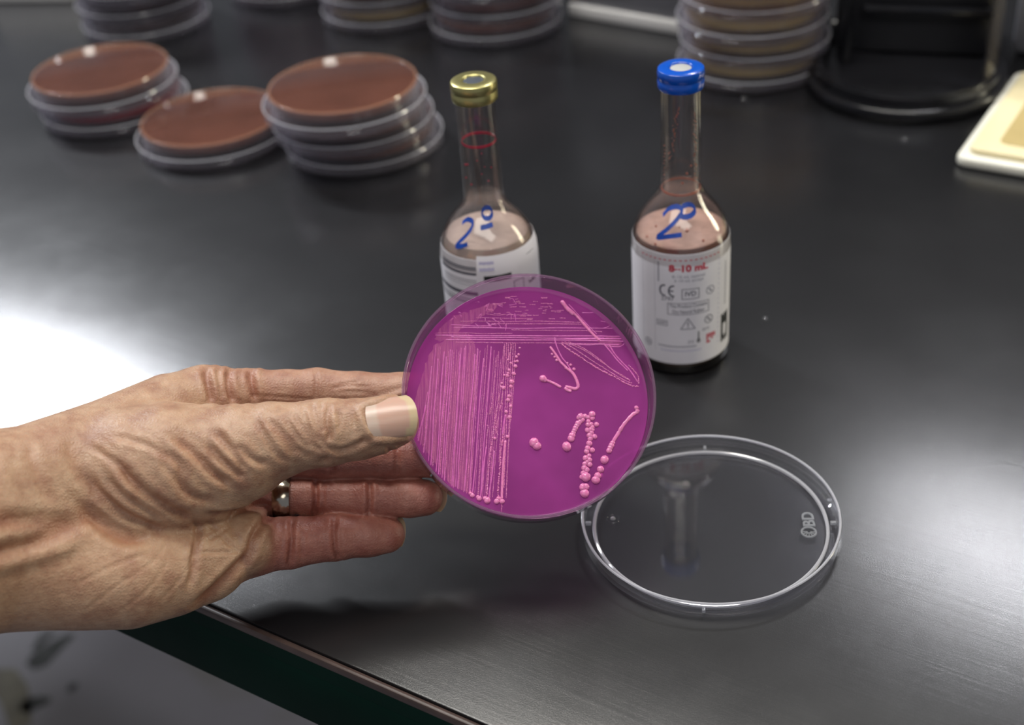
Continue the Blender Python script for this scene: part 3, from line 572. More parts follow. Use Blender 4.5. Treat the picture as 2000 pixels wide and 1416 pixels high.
bm = text_bm('BD', 6.2, 0.25, 0.12); place(bm, 36.2, 4.4, 2.1, 94); link('moulded_letters', finish(bm, 'moulded_letters'), M['frost'], lid)
bm = bmesh.new(); lathe(bm, [(3.0, 1.9), (2.9, 2.3), (2.3, 2.3), (2.2, 1.9)], 28, True)
for k in range(7):
    a = math.radians(-90 + k * 30 + 0); b2 = bmesh.new()
    c_, s_ = math.cos(a - PI / 2), math.sin(a - PI / 2)
    vs = [bm.verts.new((0.5 * c_ - w_ * s_, 0.5 * s_ + w_ * c_, z_)) for w_ in (-.18, .18) for z_ in (1.9, 2.3)] + [bm.verts.new((2.3 * c_ - w_ * s_, 2.3 * s_ + w_ * c_, z_)) for w_ in (-.18, .18) for z_ in (1.9, 2.3)]
    for q in ((0, 2, 3, 1), (4, 5, 7, 6), (0, 1, 5, 4), (2, 6, 7, 3), (1, 3, 7, 5)): bm.faces.new([vs[i] for i in q])
    b2.free()
place(bm, 35.9, -2.6, 0, 0); link('moulded_emblem', finish(bm, 'moulded_emblem'), M['frost'], lid)

# closed dishes stored upside down: lid below, base on top
s_lid = lathe_mesh('lid', LID, 72); s_lid.materials.append(M['plastic_lit_wall']); s_lid.materials.append(M['plastic_flat'])
s_base = lathe_mesh('base', flip(BASE, 1.6), 72); s_base.materials.append(M['plastic_lit_wall']); s_base.materials.append(M['plastic_flat'])
for me_ in (s_lid, s_base):
    for p_ in me_.polygons: p_.material_index = 1 if abs(p_.normal.z) > 0.9 else 0
s_rim = lathe_mesh('base_ridge', [(43.0, 14.6), (42.7, 15.3), (42.0, 15.3), (41.7, 14.9)], 72, True)
s_agar = lathe_mesh('agar', [(0, 13.85), (41.7, 13.85), (42.2, 13.2), (42.45, 10.0), (41.6, 9.9), (0, 9.8)], 72)
s_rimlid = lathe_mesh('lid_rim', [(47.45, 7.15), (47.25, 7.6), (46.7, 7.6), (46.4, 7.15)], 72, True); s_rimlid.materials.append(M['rimlight'])
DH = 14.6
def closed_dish(x, y, level, agar_key, label, group, tilt=0.0):
    o = empty('petri_dish', (x * MM, y * MM, level * DH * MM + 0.00005), rnd.uniform(0, 6))
    tag(o, label, 'petri dish', group)
    link('lid', s_lid, None, o); link('base', s_base, None, o); link('lid_rim', s_rimlid, None, o)
    for nm, me, mt in (('agar', s_agar, M[agar_key]), ('base_ridge', s_rim, M['ridge_' + agar_key])):
        q = bpy.data.objects.new(nm, me); COLL.objects.link(q); q.parent = o
        if not me.materials: me.materials.append(mt)
        q.material_slots[0].link = 'OBJECT'; q.material_slots[0].material = mt
    return o
for k, c in (('agar_brown', (0.75, 0.38, 0.22)), ('agar_dark', (0.35, 0.3, 0.3)), ('agar_red', (0.6, 0.3, 0.32)), ('agar_rose', (0.6, 0.35, 0.42)), ('agar_yellow', (0.75, 0.66, 0.42))):
    M['ridge_' + k] = clear('ridge_over_' + k, tint=(0.9, 0.9, 0.9), edge=(0.8, 0.8, 0.8), haze=0.42, edge_haze=0.2, haze_col=c, rough=0.1, f0=0.10)  # haze colour carries the light gathered through the base wall
ORD = {2: ['bottom', 'top'], 3: ['bottom', 'middle', 'top'], 4: ['bottom', 'second from bottom', 'third from bottom', 'top'], 5: ['bottom', 'second from bottom', 'middle', 'fourth from bottom', 'top']}
def stack(pos, keys, what, place_, group):
    n = len(pos)
    for i, ((x, y), k) in enumerate(zip(pos, keys)):
        closed_dish(x, y, i, k, f'{what[i] if isinstance(what, list) else what} agar dish, {ORD[n][i]} {place_}', group)
stack([(-76.3, 743.2), (-80.5, 738.5), (-83.2, 731.5)], ['agar_brown'] * 3, 'brown', 'of the three-dish stack left of the gold-capped bottle', 'brown dishes stacked behind the gold-capped bottle')
stack([(-242.0, 829.0), (-246.0, 827.5)], ['agar_red', 'agar_brown'], ['red', 'brown'], 'of the two-dish stack farthest left on the bench', 'two dishes at the left of the bench')
closed_dish(-169.5, 769.5, 0, 'agar_brown', 'single closed dish of brown agar lying between the two short stacks', None)
stack([(-250.8, 991), (-252.5, 993), (-249.5, 990), (-251, 992), (-250, 991)], ['agar_dark'] * 5, 'dark', 'of the tall stack behind the far-left dishes', 'dark dishes in the tall rear stack at left')
stack([(-149.5, 1046), (-149, 1047), (-150, 1046)], ['agar_rose'] * 3, 'rose', 'of the rosy stack at the back of the bench', 'rose dishes at the back')
stack([(-70.3, 971.9), (-71.5, 973), (-69.5, 971), (-70, 972)], ['agar_yellow', 'agar_brown', 'agar_yellow', 'agar_brown'], ['straw', 'brown', 'straw', 'brown'], 'of the mixed stack between rosy and brown stacks', 'mixed dishes at the back')
stack([(9.5, 926), (11, 927.5), (8.5, 926.5), (10, 926)], ['agar_brown'] * 4, 'brown', 'of the rear stack beside the grey instrument case', 'brown dishes stacked beside the grey case')
stack([(169.0, 812.5), (170.5, 813.5), (168.5, 812.5), (170.0, 814.0), (170.5, 812.5)], ['agar_yellow'] * 5, 'straw-yellow', 'of the tall stack behind the blue-capped bottle', 'straw-yellow dishes behind the blue-capped bottle')

# ------------------------------------------------------------------ bottles
PR = [(18.6, 0), (20, 0.8), (20.8, 2.5), (20.8, 56.5), (20.5, 59.5), (19.6, 63), (18, 67), (15.6, 71), (12.4, 75), (10.2, 78), (8.9, 81), (8.4, 85), (8.0, 117), (8.0, 125.5)]
def smooth_prof(pts, n=5):
    out = smooth_path([Vector((r, z, 0)) for r, z in pts], n); return [(v.x, v.y) for v in out]
OUTER = PR[:3] + smooth_prof(PR[3:], 5)
def rad(z):
    for (r0, z0), (r1, z1) in zip(OUTER[:-1], OUTER[1:]):
        if z0 <= z <= z1: return r0 + (r1 - r0) * (z - z0) / max(1e-6, z1 - z0)
    return OUTER[-1][0]
def inner(off, z0, z1): return [(max(0.5, r - off), z) for r, z in OUTER if z0 <= z <= z1]
def on_bottle(bm, off=0.12):
    """wraps flat artwork (x = arc length to the right, y = height) round the bottle wall; local -Y faces the reader"""
    for v in bm.verts:
        s, z, d = v.co.x, v.co.y, v.co.z
        r0 = 20.8; a = s / r0; r = rad(z) + off + d
        v.co = (r * math.sin(a), -r * math.cos(a), z)
def ribbon2d(bm, pts, wd, closed=False):
    P = smooth_path([Vector((x, y, 0)) for x, y in pts], 4); n = len(P); L = []
    for i, p in enumerate(P):
        d = (P[min(i + 1, n - 1)] - P[max(i - 1, 0)]).normalized(); q = Vector((-d.y, d.x, 0)) * wd * 0.5
        if closed and i in (0, n - 1):
            d = (P[1] - P[n - 2]).normalized(); q = Vector((-d.y, d.x, 0)) * wd * 0.5
        L.append((bm.verts.new(p + q), bm.verts.new(p - q)))
    for a, b in zip(L[:-1], L[1:]): bm.faces.new((a[0], a[1], b[1], b[0]))
def rect2d(bm, x0, x1, y0, y1, n=1):
    n = max(1, int((x1 - x0) / 2.0))
    for k in range(n):
        a = x0 + (x1 - x0) * k / n; b = x0 + (x1 - x0) * (k + 1) / n
        bm.faces.new([bm.verts.new(p) for p in ((a, y0, 0), (b, y0, 0), (b, y1, 0), (a, y1, 0))])
def frame2d(bm, x0, x1, y0, y1, t):
    rect2d(bm, x0, x1, y0, y0 + t); rect2d(bm, x0, x1, y1 - t, y1); rect2d(bm, x0, x0 + t, y0, y1); rect2d(bm, x1 - t, x1, y0, y1)
def circ2d(bm, cx, cy, r, t): ribbon2d(bm, [(cx + r * math.cos(2 * PI * i / 16), cy + r * math.sin(2 * PI * i / 16)) for i in range(17)], t, True)
K = 20.8 * PI / 180          # degrees round the wall to mm
def make_bottle(x, y, rz, label, level, liq_top, liq_side, cap_mat, sept_mat, sept_r):
    o = empty('culture_bottle', (x * MM, y * MM, 0), rz); tag(o, label, 'bottle')
    prof = [(0, 1.5), (14, 1.2), (17.5, 0.15)] + OUTER
    inn = [(r - 1.1, z) for r, z in OUTER if z >= 4][::-1] + [(18.0, 2.6), (0, 3.0)]
    link('glass', lathe_mesh('glass', prof + inn, 72, False, 40), M['glass'], o)
    L = [(0, 3.2), (17.8, 2.9)] + inner(1.3, 4, level) + [(rad(level) - 1.3, level), (0, level - 0.05)]
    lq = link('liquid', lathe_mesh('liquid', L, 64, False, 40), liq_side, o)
    bm = bmesh.new(); lathe(bm, [(rad(level) - 1.35, level + 0.02), (rad(level) - 1.9, level + 0.35), (0, level + 0.2)], 64, False); link('foam', finish(bm, 'foam'), liq_top, o)
    cp = [(8.35, 124.6), (9.0, 124.7), (9.25, 125.2), (9.3, 127.9), (9.0, 128.5), (9.0, 128.8), (9.35, 129.3), (9.35, 131.6), (9.05, 132.5), (8.3, 132.95), (sept_r + 0.9, 133.05), (sept_r + 0.3, 132.9), (sept_r, 132.5), (sept_r - 0.2, 131.9), (0, 131.9)]
    c = link('cap', lathe_mesh('cap', cp, 64, False, 40), cap_mat, o)
    link('septum', lathe_mesh('septum', [(0, 131.6), (sept_r - 0.15, 131.6), (sept_r - 0.15, 132.35), (sept_r * 0.7, 132.45), (0, 132.3)], 32), sept_mat, c)
    return o
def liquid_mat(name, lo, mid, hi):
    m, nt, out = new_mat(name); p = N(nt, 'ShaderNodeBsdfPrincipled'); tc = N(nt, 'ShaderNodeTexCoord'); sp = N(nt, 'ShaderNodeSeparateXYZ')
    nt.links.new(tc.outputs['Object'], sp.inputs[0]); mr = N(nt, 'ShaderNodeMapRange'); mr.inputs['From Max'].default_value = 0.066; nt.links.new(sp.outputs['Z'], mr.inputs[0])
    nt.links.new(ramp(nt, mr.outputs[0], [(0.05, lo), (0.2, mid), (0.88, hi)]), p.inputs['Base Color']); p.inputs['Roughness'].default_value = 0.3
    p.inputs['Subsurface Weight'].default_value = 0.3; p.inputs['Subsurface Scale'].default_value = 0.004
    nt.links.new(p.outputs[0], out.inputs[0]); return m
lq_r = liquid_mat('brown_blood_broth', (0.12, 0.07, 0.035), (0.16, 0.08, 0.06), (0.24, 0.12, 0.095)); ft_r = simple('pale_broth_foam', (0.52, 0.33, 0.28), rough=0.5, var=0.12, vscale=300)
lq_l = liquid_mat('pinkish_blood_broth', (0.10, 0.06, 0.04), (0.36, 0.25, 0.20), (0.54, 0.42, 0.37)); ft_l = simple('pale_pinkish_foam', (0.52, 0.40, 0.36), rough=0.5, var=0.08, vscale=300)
br = make_bottle(75.5, 496.2, math.atan2(496.2, 75.5) - PI / 2, 'glass bottle with a blue cap and 8–10 mL label beside the held dish', 61.5, ft_r, lq_r, M['cap_blue'], M['septum_grey'], 4.3)
bl = make_bottle(-5.8, 501.4, math.atan2(501.4, -5.8) - PI / 2, 'glass bottle with a gold metal cap standing behind the held dish', 65.5, ft_l, lq_l, M['cap_gold'], M['septum_dark'], 4.2)
def label_mesh(parent, z0, z1, a0=0.0, a1=2 * PI, off=0.06, mat=None, name='label'):
    bm = bmesh.new(); zs = [z0 + (z1 - z0) * i / 8 for i in range(9)]
    lathe(bm, [(rad(z) + off, z) for z in zs] + [(rad(z) + off - 0.04, z) for z in zs[::-1]], 96, True, a0 - PI / 2, a1 - PI / 2)
    return link(name, finish(bm, name, 50), mat or M['paper'], parent)
def art(parent, name, bm, mat, off=0.10, lift=True):
    on_bottle(bm, off)
    bmesh.ops.scale(bm, vec=(MM,) * 3, verts=bm.verts)
    me = bpy.data.meshes.new(name); bm.to_mesh(me); bm.free(); return link(name, me, mat, parent)
def words(parent, body, size, deg, z, mat, bold=0.0, ang=0, name='lettering', wide=None):
    bm = text_bm(body, size, 0, bold)
    if wide:
        xs = [v.co.x for v in bm.verts]; k = wide / (max(xs) - min(xs)); bmesh.ops.scale(bm, vec=(k, 1, 1), verts=bm.verts)
    place(bm, deg * K, z, 0, ang); return art(parent, name, bm, mat)
lab = label_mesh(br, 6.3, 60.1)
words(lab, '8–10 mL', 4.3, 9.0, 53.6, M['ink_red'], 0.20, wide=46 * K)
words(lab, '8–10 mL optimal', 1.9, 9.3, 49.8, M['ink_pale'], wide=38 * K); words(lab, '3–10 mL accept', 1.9, 9.3, 47.9, M['ink_pale'], wide=34 * K)
# CE mark, built from arcs
bm = bmesh.new()
for cx in (-20.6 * K, -10.0 * K):
    ribbon2d(bm, [(cx + 2.1 * math.cos(t) * 0.95 + 0.6, 42.9 + 2.5 * math.sin(t)) for t in [math.radians(a) for a in range(80, 281, 20)]], 0.75)
rect2d(bm, -10.0 * K - 1.3, -10.0 * K + 0.6, 42.55, 43.2); art(lab, 'ce_mark', bm, M['ink_grey'])
words(lab, '2797', 2.6, -15.6, 38.9, M['ink_grey'], 0.03, wide=15 * K)
bm = bmesh.new(); frame2d(bm, 1.0 * K, 21.5 * K, 38.9, 43.9, 0.32); art(lab, 'frame_line', bm, M['ink_grey'])
words(lab, 'IVD', 3.2, 11.2, 41.4, M['ink_grey'], 0.06, wide=13 * K)
for dg_, z_, mt in ((35.8, 41.4, 'ink_pale'), (34.2, 27.2, 'ink_grey')):
    bm = bmesh.new(); circ2d(bm, dg_ * K, z_, 1.9, 0.35); ribbon2d(bm, [(dg_ * K - 1.3, z_ + 1.3), (dg_ * K, z_), (dg_ * K + 1.3, z_ - 1.3)], 0.35); art(lab, 'symbol', bm, M[mt]); words(lab, '2', 2.6, dg_, z_, M[mt])
bm = bmesh.new(); frame2d(bm, -15.5 * K, 34.0 * K, 31.3, 37.0, 0.28); art(lab, 'frame_line', bm, M['ink_grey'])
words(lab, 'This Product Contains', 2.35, 9.2, 35.5, M['ink_grey'], 0.02, wide=45 * K); words(lab, 'Dry Natural Rubber', 2.35, 9.2, 32.8, M['ink_grey'], 0.02, wide=38 * K)
words(lab, 'LOT', 1.9, -22.0, 26.6, M['ink_grey'], 0.05); bm = bmesh.new(); frame2d(bm, -29.0 * K, -15.5 * K, 25.3, 28.0, 0.25); art(lab, 'frame_line', bm, M['ink_grey'])
bm = bmesh.new(); ribbon2d(bm, [(-0.1 * K, 24.1), (4.1 * K, 26.8), (8.3 * K, 29.4)], 0.34); ribbon2d(bm, [(16.7 * K, 24.1), (12.5 * K, 26.8), (8.3 * K, 29.4)], 0.34); rect2d(bm, -0.1 * K, 16.7 * K, 23.95, 24.28); rect2d(bm, 8.3 * K - .22, 8.3 * K + .22, 25.6, 27.8); rect2d(bm, 8.3 * K - .22, 8.3 * K + .22, 24.7, 25.2); art(lab, 'warning_triangle', bm, M['ink_grey'])
bm = bmesh.new(); circ2d(bm, 21.1 * K, 17.5, 0.55, 0.5); rect2d(bm, 21.1 * K - .25, 21.1 * K + .25, 17.8, 22.3); rect2d(bm, 21.1 * K - .6, 21.1 * K + .6, 18.2, 18.6); art(lab, 'thermometer_symbol', bm, M['ink_black'])
words(lab, '25°C', 1.7, 30.5, 22.6, M['ink_grey'], 0.02); words(lab, '2°C', 1.7, 12.0, 17.4, M['ink_grey'], 0.02)
bm = bmesh.new()
for i in range(4):
    rect2d(bm, 31.2 * K + i * 1.25, 31.2 * K + i * 1.25 + 0.85, 17.6 if i % 2 else 16.6, 19.8); 
rect2d(bm, 31.2 * K, 31.2 * K + 1.9, 15.2, 16.3); rect2d(bm, 31.2 * K, 31.2 * K + 4.6, 18.9, 19.4); art(lab, 'red_block', bm, M['ink_red'])
bm = bmesh.new()
for i in range(17): rect2d(bm, (-50 + i * 6.0) * K, (-50 + i * 6.0 + 3.2) * K, 57.3, 57.7)
art(lab, 'dashed_line', bm, M['ink_red'])
bm = bmesh.new()
for i in range(16): rect2d(bm, (-24 + i * 3.1) * K, (-24 + i * 3.1 + 1.7) * K, 12.7, 13.4)
art(lab, 'dashed_line', bm, M['ink_violet'])
bm = bmesh.new()
for i in range(20): rect2d(bm, (-27 + i * 2.3) * K, (-27 + i * 2.3 + 1.7) * K, 14.9, 15.5)
art(lab, 'fine_print', bm, M['ink_pale'])
bm = bmesh.new(); rect2d(bm, -49.2 * K, -48.9 * K, 12, 57); rect2d(bm, -31.4 * K, -31.1 * K, 12, 57); art(lab, 'frame_line', bm, M['ink_pale'])
bm = bmesh.new()
for i in range(14): rect2d(bm, -27.4 * K, -25.2 * K, 46.9 + i * 0.68, 46.9 + i * 0.68 + 0.42)
art(lab, 'fine_print', bm, M['ink_pale'])
bm = bmesh.new()
for i in range(18): rect2d(bm, 48.4 * K, 49.2 * K, 13 + i * 2.4, 13 + i * 2.4 + 1.3)
art(lab, 'dashed_line', bm, M['ink_violet'])
bm = bmesh.new()
for i in range(28): rect2d(bm, 61.5 * K, 64.0 * K, 30 + i * 0.76, 30 + i * 0.76 + 0.46)
art(lab, 'fine_print', bm, M['ink_pale'])
bm = bmesh.new(); frame2d(bm, 54.5 * K, 71 * K, 11.8, 25.8, 1.6); rect2d(bm, 56 * K, 69 * K, 20.5, 24.5); rect2d(bm, 58 * K, 66 * K, 13, 15); art(lab, 'black_block', bm, M['ink_black'])
bm = bmesh.new(); circ2d(bm, -41.4 * K, 15.0, 1.6, 0.45); rect2d(bm, -41.4 * K - .8, -41.4 * K + .8, 14.6, 15.4); art(lab, 'symbol', bm, M['ink_pale'])
lab2 = label_mesh(bl, 6.3, 62.3); lab2b = label_mesh(bl, 30, 63.8, math.radians(-16), math.radians(110), 0.16, name='label_flap')
bm = bmesh.new()
for z0, z1, a0 in ((58.5, 59.1, -70), (57.6, 58.1, -70), (55.3, 56.4, -72), (52.7, 53.0, -66), (51.6, 51.9, -66), (50.3, 50.5, -66), (45.5, 47.2, -80), (41.5, 42.2, -80), (43.2, 43.6, -80)): rect2d(bm, a0 * K, -17 * K, z0, z1)
art(lab2, 'print_bars', bm, M['ink_grey'], 0.12)
bm = bmesh.new(); rect2d(bm, -8.5 * K, 23.8 * K, 52.4, 55.2); art(lab2b, 'print_bar', bm, M['ink_black'], 0.22)
bm = bmesh.new(); rect2d(bm, 48.5 * K, 63.0 * K, 46, 60.0); art(lab2b, 'dark_panel', bm, M['ink_black'], 0.22)
bm = bmesh.new(); rect2d(bm, -13 * K, 4.2 * K, 57.5, 61.6); art(lab2b, 'violet_patch', bm, M['ink_violet'], 0.22)
bm = bmesh.new(); frame2d(bm, 26 * K, 40 * K, 44.0, 50.6, 0.35); art(lab2b, 'frame_line', bm, M['ink_grey'], 0.22)
def scrawl(parent, strokes, wd):
    bm = bmesh.new()
    for st in strokes:
        ribbon2d(bm, [(a * K, z) for a, z in st], wd, len(st) > 10 and st[0] == st[-1])
    o = art(parent, 'marker_writing', bm, M['marker'], 0.10); o['label'] = 'blue handwritten 2º'; return o
scrawl(br, [[(-32.6, 73.7), (-24.6, 76.1), (-8.3, 77.2), (2.7, 76.0), (-6.4, 73.1), (-21.2, 69.0), (-31.0, 65.9), (-15.0, 67.1), (1.2, 67.9)], [(2.9, 77.2), (16.9, 77.7), (27.5, 76.7), (26.7, 75.1), (16.8, 74.0), (5.6, 73.8), (-2.7, 74.4)]], 1.8)
scrawl(bl, [[(-49.6, 74.4), (-40.7, 76.0), (-28.2, 75.7), (-26.9, 73.8), (-33.8, 70.9), (-42.6, 67.9), (-45.3, 66.1), (-37.0, 66.9), (-28.8, 68.0)], [(16.0, 78.3), (13.1, 77.5), (8.2, 76.9), (2.7, 76.8), (-2.5, 77.1), (-6.4, 77.8), (-7.7, 78.8), (-5.8, 79.8), (-0.8, 80.5), (5.9, 80.7), (12.0, 80.3), (15.7, 79.4), (16.0, 78.3)], [(-11.0, 73.9), (0.3, 74.2), (11.7, 74.6)]], 1.7)
# dried blood inside the necks
bm = bmesh.new(); lathe(bm, [(6.7, 106.4), (7.0, 106.2), (7.15, 106.8), (7.0, 107.4), (6.7, 107.2)], 48, True); link('residue_ring', finish(bm, 'residue_ring'), M['residue'], bl)
bm = bmesh.new(); lathe(bm, [(7.6, 80.6), (8.0, 80.2), (8.2, 80.7), (7.9, 81.2)], 48, True); link('residue_ring', finish(bm, 'residue_ring'), M['residue_brown'], br)
def specks(parent, lst, mat):
    bm = bmesh.new()
    for a, z, r in lst:
        R_ = rad(z) - 1.15; x = R_ * math.sin(math.radians(a)); y = -R_ * math.cos(math.radians(a))
        m_ = Matrix.Translation((x, y, z)) @ Matrix.Diagonal((r, r, r * 1.15, 1))
        bmesh.ops.create_icosphere(bm, subdivisions=1, radius=1.0, matrix=m_)
    o = link('dried_specks', finish(bm, 'dried_specks', 80), mat, parent); o['kind'] = 'stuff'
sr = random.Random(3)
specks(br, [(-25 + 1.0 * (k - 14) * .8 + sr.uniform(-9, 9), 96 + k * 0.78, sr.uniform(.16, .36)) for k in range(30)] + [(55 + sr.uniform(-8, 8), 84 + k * 0.8, sr.uniform(.15, .34)) for k in range(40)] + [(-70 + sr.uniform(-5, 5), 86 + k * 1.6, sr.uniform(.2, .4)) for k in range(10)] + [(20, 90, .5), (5, 86, .5), (35, 93, .45)], M['residue_brown'])
specks(br, [(9, 68.8, 0.95), (-2, 70.2, .5), (-40, 69, .5), (-34, 62.5, .6), (30, 64, .6), (-50, 64, .5)], M['residue_brown'])
specks(bl, [(-62, 98, .5), (-50, 98.6, .45), (-66, 92, .4), (-40, 90, .4), (20, 91.5, .35), (35, 97, .35), (5, 104, .3), (-12, 101, .3), (12, 98, .25), (0, 95, .3)], M['residue'])

# ------------------------------------------------------------------ objects at the back and the right
# black appliance: rounded base with a stepped lip, an upright body with two ledges, a smoked side panel
dev = empty('lab_appliance', (0.2530, 0.7625, 0), math.radians(-20)); tag(dev, 'black glossy appliance with a rounded stepped base beside the cream tray', 'appliance')
def stadium(r, back, n=20): return [(r * math.cos(t), r * math.sin(t)) for t in [PI + PI * i / n for i in range(n + 1)]] + [(r, back), (-r, back)]
bm = bmesh.new(); prism(bm, stadium(59, 70), 0.3, 8, 2.0); link('base', finish(bm, 'base'), M['black_plastic'], dev)
bm = bmesh.new(); o_ = stadium(54.5, 68); i_ = stadium(49.5, 63)
n_ = len(o_)
V = [[bm.verts.new((x, y, z)) for x, y in P_] for P_, z in ((o_, 8), (o_, 15), (i_, 15.5), (i_, 8.5))]
for a, b in ((0, 1), (1, 2), (2, 3)):
    for i in range(n_): bm.faces.new((V[a][i], V[a][(i + 1) % n_], V[b][(i + 1) % n_], V[b][i]))
es = [e for e in bm.edges if abs(e.verts[0].co.z - e.verts[1].co.z) < 0.01 and min(v.co.z for v in e.verts) > 14]
bmesh.ops.bevel(bm, geom=es, offset=1.6, segments=3, affect='EDGES'); link('lip', finish(bm, 'lip'), M['black_plastic'], dev)
bm = bmesh.new(); box(bm, -46, 46, 30, 62, 8, 150, 3); link('body', finish(bm, 'body'), M['black_matt'], dev)
for z_ in (34, 52): 
    bm = bmesh.new(); box(bm, -30, 46, 22, 33, z_, z_ + 7, 1.5); link('ledge', finish(bm, 'ledge'), M['black_plastic'], dev)
bm = bmesh.new(); box(bm, -40, -34, 8, 14, 8, 150, 1.5); link('post', finish(bm, 'post'), M['black_plastic'], dev)
bm = bmesh.new(); lathe(bm, [(52, 15.5), (52, 150), (50.5, 150), (50.5, 15.5)], 12, True, math.radians(-28), math.radians(28)); link('side_panel', finish(bm, 'side_panel'), M['smoke'], dev)
# cream tray
tr = empty('tray', (0.2467, 0.6496, 0), math.radians(56)); tag(tr, 'cream tray with white rim and tan recess at the right edge of the bench', 'tray')
bm = bmesh.new(); prism(bm, rrect(0, 128, -190, 0, 6), 0.1, 6.0, 1.8); link('rim', finish(bm, 'rim'), M['cream_white'], tr)
bm = bmesh.new(); prism(bm, rrect(6, 122, -184, -5, 5), 6.0, 9.5, 1.2); link('deck', finish(bm, 'deck'), M['cream'], tr)
bm = bmesh.new(); prism(bm, rrect(17, 100, -160, -18, 5), 9.4, 9.9, 0.2); link('insert', finish(bm, 'insert'), M['tan'], tr)
# grey instrument case between the rear stacks, and another at the right
gc = empty('instrument_case', (0.0580, 0.9340, 0), math.radians(-38.4)); tag(gc, 'grey instrument case with white plinth between the brown and straw-yellow rear stacks', 'instrument')
bm = bmesh.new(); box(bm, 4, 118, 0, 60, 0.1, 9, 1.0); link('plinth', finish(bm, 'plinth'), M['white_plastic'], gc)
bm = bmesh.new(); box(bm, 2, 120, 2.5, 62, 9, 150, 3); link('case', finish(bm, 'case'), M['grey_case'], gc)
g2 = empty('storage_box', (0.3290, 0.7960, 0), math.radians(-34)); tag(g2, 'grey storage box behind the cream tray at the right edge', 'box')
bm = bmesh.new(); box(bm, 0, 120, 0, 80, 0.1, 60, 5); link('body', finish(bm, 'body'), M['grey_case'], g2)
bm = bmesh.new(); box(bm, -2, 122, -2, 82, 60, 68, 2); link('cover', finish(bm, 'cover'), M['grey_case'], g2)
wb = empty('carton', (-0.3480, 1.0900, 0), math.radians(-12)); tag(wb, 'white carton standing at the far left back of the bench', 'carton')
bm = bmesh.new(); box(bm, -40, 30, -25, 25, 0.1, 14, 1.0); link('body', finish(bm, 'body'), M['white_plastic'], wb)
bm = bmesh.new(); box(bm, -40.5, 30.5, -25.5, 25.5, 14.1, 18, 1.0); link('flap', finish(bm, 'flap'), M['white_plastic'], wb)
for (x, y, r, lab_) in [(117.3, 515.5, 1.0, 'tiny clear drop on the bench right of the blue-capped bottle'), (231.3, 687.6, 1.3, 'tiny clear drop in front of the black appliance'), (154.7, 762.6, 1.3, 'tiny clear drop at the foot of the straw-yellow stack')]:
    bm = bmesh.new(); dome(bm, 0, 0, 0.02, r, r * 0.55, 14, 4)
    bm.faces.new([v for v in bm.verts if v.co.z < 0.021]); o = link('water_drop', finish(bm, 'water_drop', 70), M['water']); o.location = (x * MM, y * MM, 0); tag(o, lab_, 'drop')

# ------------------------------------------------------------------ the hand
CH = {
'thumb': [(-142.7, -29.7, 20.0, 19.0), (-131.4, -26.4, 18.0, 21.5), (-120.1, -24.4, 16.0, 21.5), (-108.6, -23.0, 14.0, 19.3), (-96.5, -19.7, 15.0, 16.2), (-85.3, -15.8, 15.5, 12.9), (-74.2, -13.7, 15.5, 11.0), (-67.4, -12.9, 15.5, 11.0), (-57.2, -11.9, 15.0, 10.0), (-50.5, -10.5, 14.6, 9.3), (-45.7, -9.7, 14.2, 8.6)],
'index': [(-115.0, -3.1, -14.0, 11.0), (-108.2, -2.1, -16.0, 9.8), (-99.5, -0.3, -18.0, 8.3), (-87.0, -0.2, -20.0, 7.7), (-76.2, -0.0, -21.5, 8.1), (-61.5, -0.6, -22.0, 7.4), (-45.8, -0.6, -22.0, 7.1), (-33.7, -0.4, -21.5, 6.7), (-27.3, -0.4, -21.0, 5.8)],
'middle': [(-110.4, -19.0, -18.0, 10.5), (-90.3, -22.6, -18.0, 8.3), (-71.8, -23.1, -16.5, 8.0), (-49.7, -22.9, -14.0, 7.5), (-31.5, -23.2, -13.2, 7.2), (-19.7, -23.6, -13.5, 6.2)],
'ring': [(-108.2, -35.6, -16.0, 10.3), (-92.1, -37.7, -18.0, 7.8), (-79.3, -37.8, -18.0, 7.1), (-57.1, -37.8, -16.0, 7.0), (-42.5, -37.7, -15.0, 6.8), (-37.2, -37.7, -14.5, 6.5)],
'pinky': [(-109.2, -53.7, -4.0, 11.0), (-95.3, -54.0, -6.0, 9.5), (-84.1, -52.8, -8.0, 8.8), (-68.0, -51.2, -11.0, 8.0), (-56.8, -50.9, -13.0, 7.3), (-50.7, -50.7, -14.0, 6.7)],
'palm0': [(-188.6, -36.0, 60.0, 24.0), (-167.8, -30.5, 38.0, 19.0), (-160.3, -29.1, 32.0, 18.5), (-143.4, -20.1, 12.0, 17.0), (-125.7, -7.0, -6.0, 13.0), (-115.0, -3.1, -14.0, 11.0)],
'palm1': [(-187.7, -43.4, 62.0, 24.0), (-164.3, -37.8, 30.0, 20.0), (-144.0, -31.4, 10.0, 18.0), (-110.4, -19.0, -18.0, 10.5)],
'palm2': [(-187.7, -46.5, 62.0, 24.0), (-164.3, -47.7, 30.0, 20.0), (-139.4, -43.7, 8.0, 18.0), (-108.2, -35.6, -16.0, 10.5)],
'palm3': [(-188.6, -52.9, 60.0, 23.0), (-167.1, -53.6, 40.0, 19.5), (-145.8, -57.8, 31.0, 17.2), (-131.4, -59.2, 24.0, 16.8), (-120.1, -57.7, 16.0, 16.0), (-110.0, -55.5, 8.0, 14.5), (-104.3, -53.2, 2.0, 12.5), (-99.2, -51.7, 3.0, 11.0)],
'palm4': [(-144.0, -48.7, 10.0, 17.0), (-125.7, -51.6, -6.0, 15.0), (-109.1, -46.1, -12.0, 12.0)]}
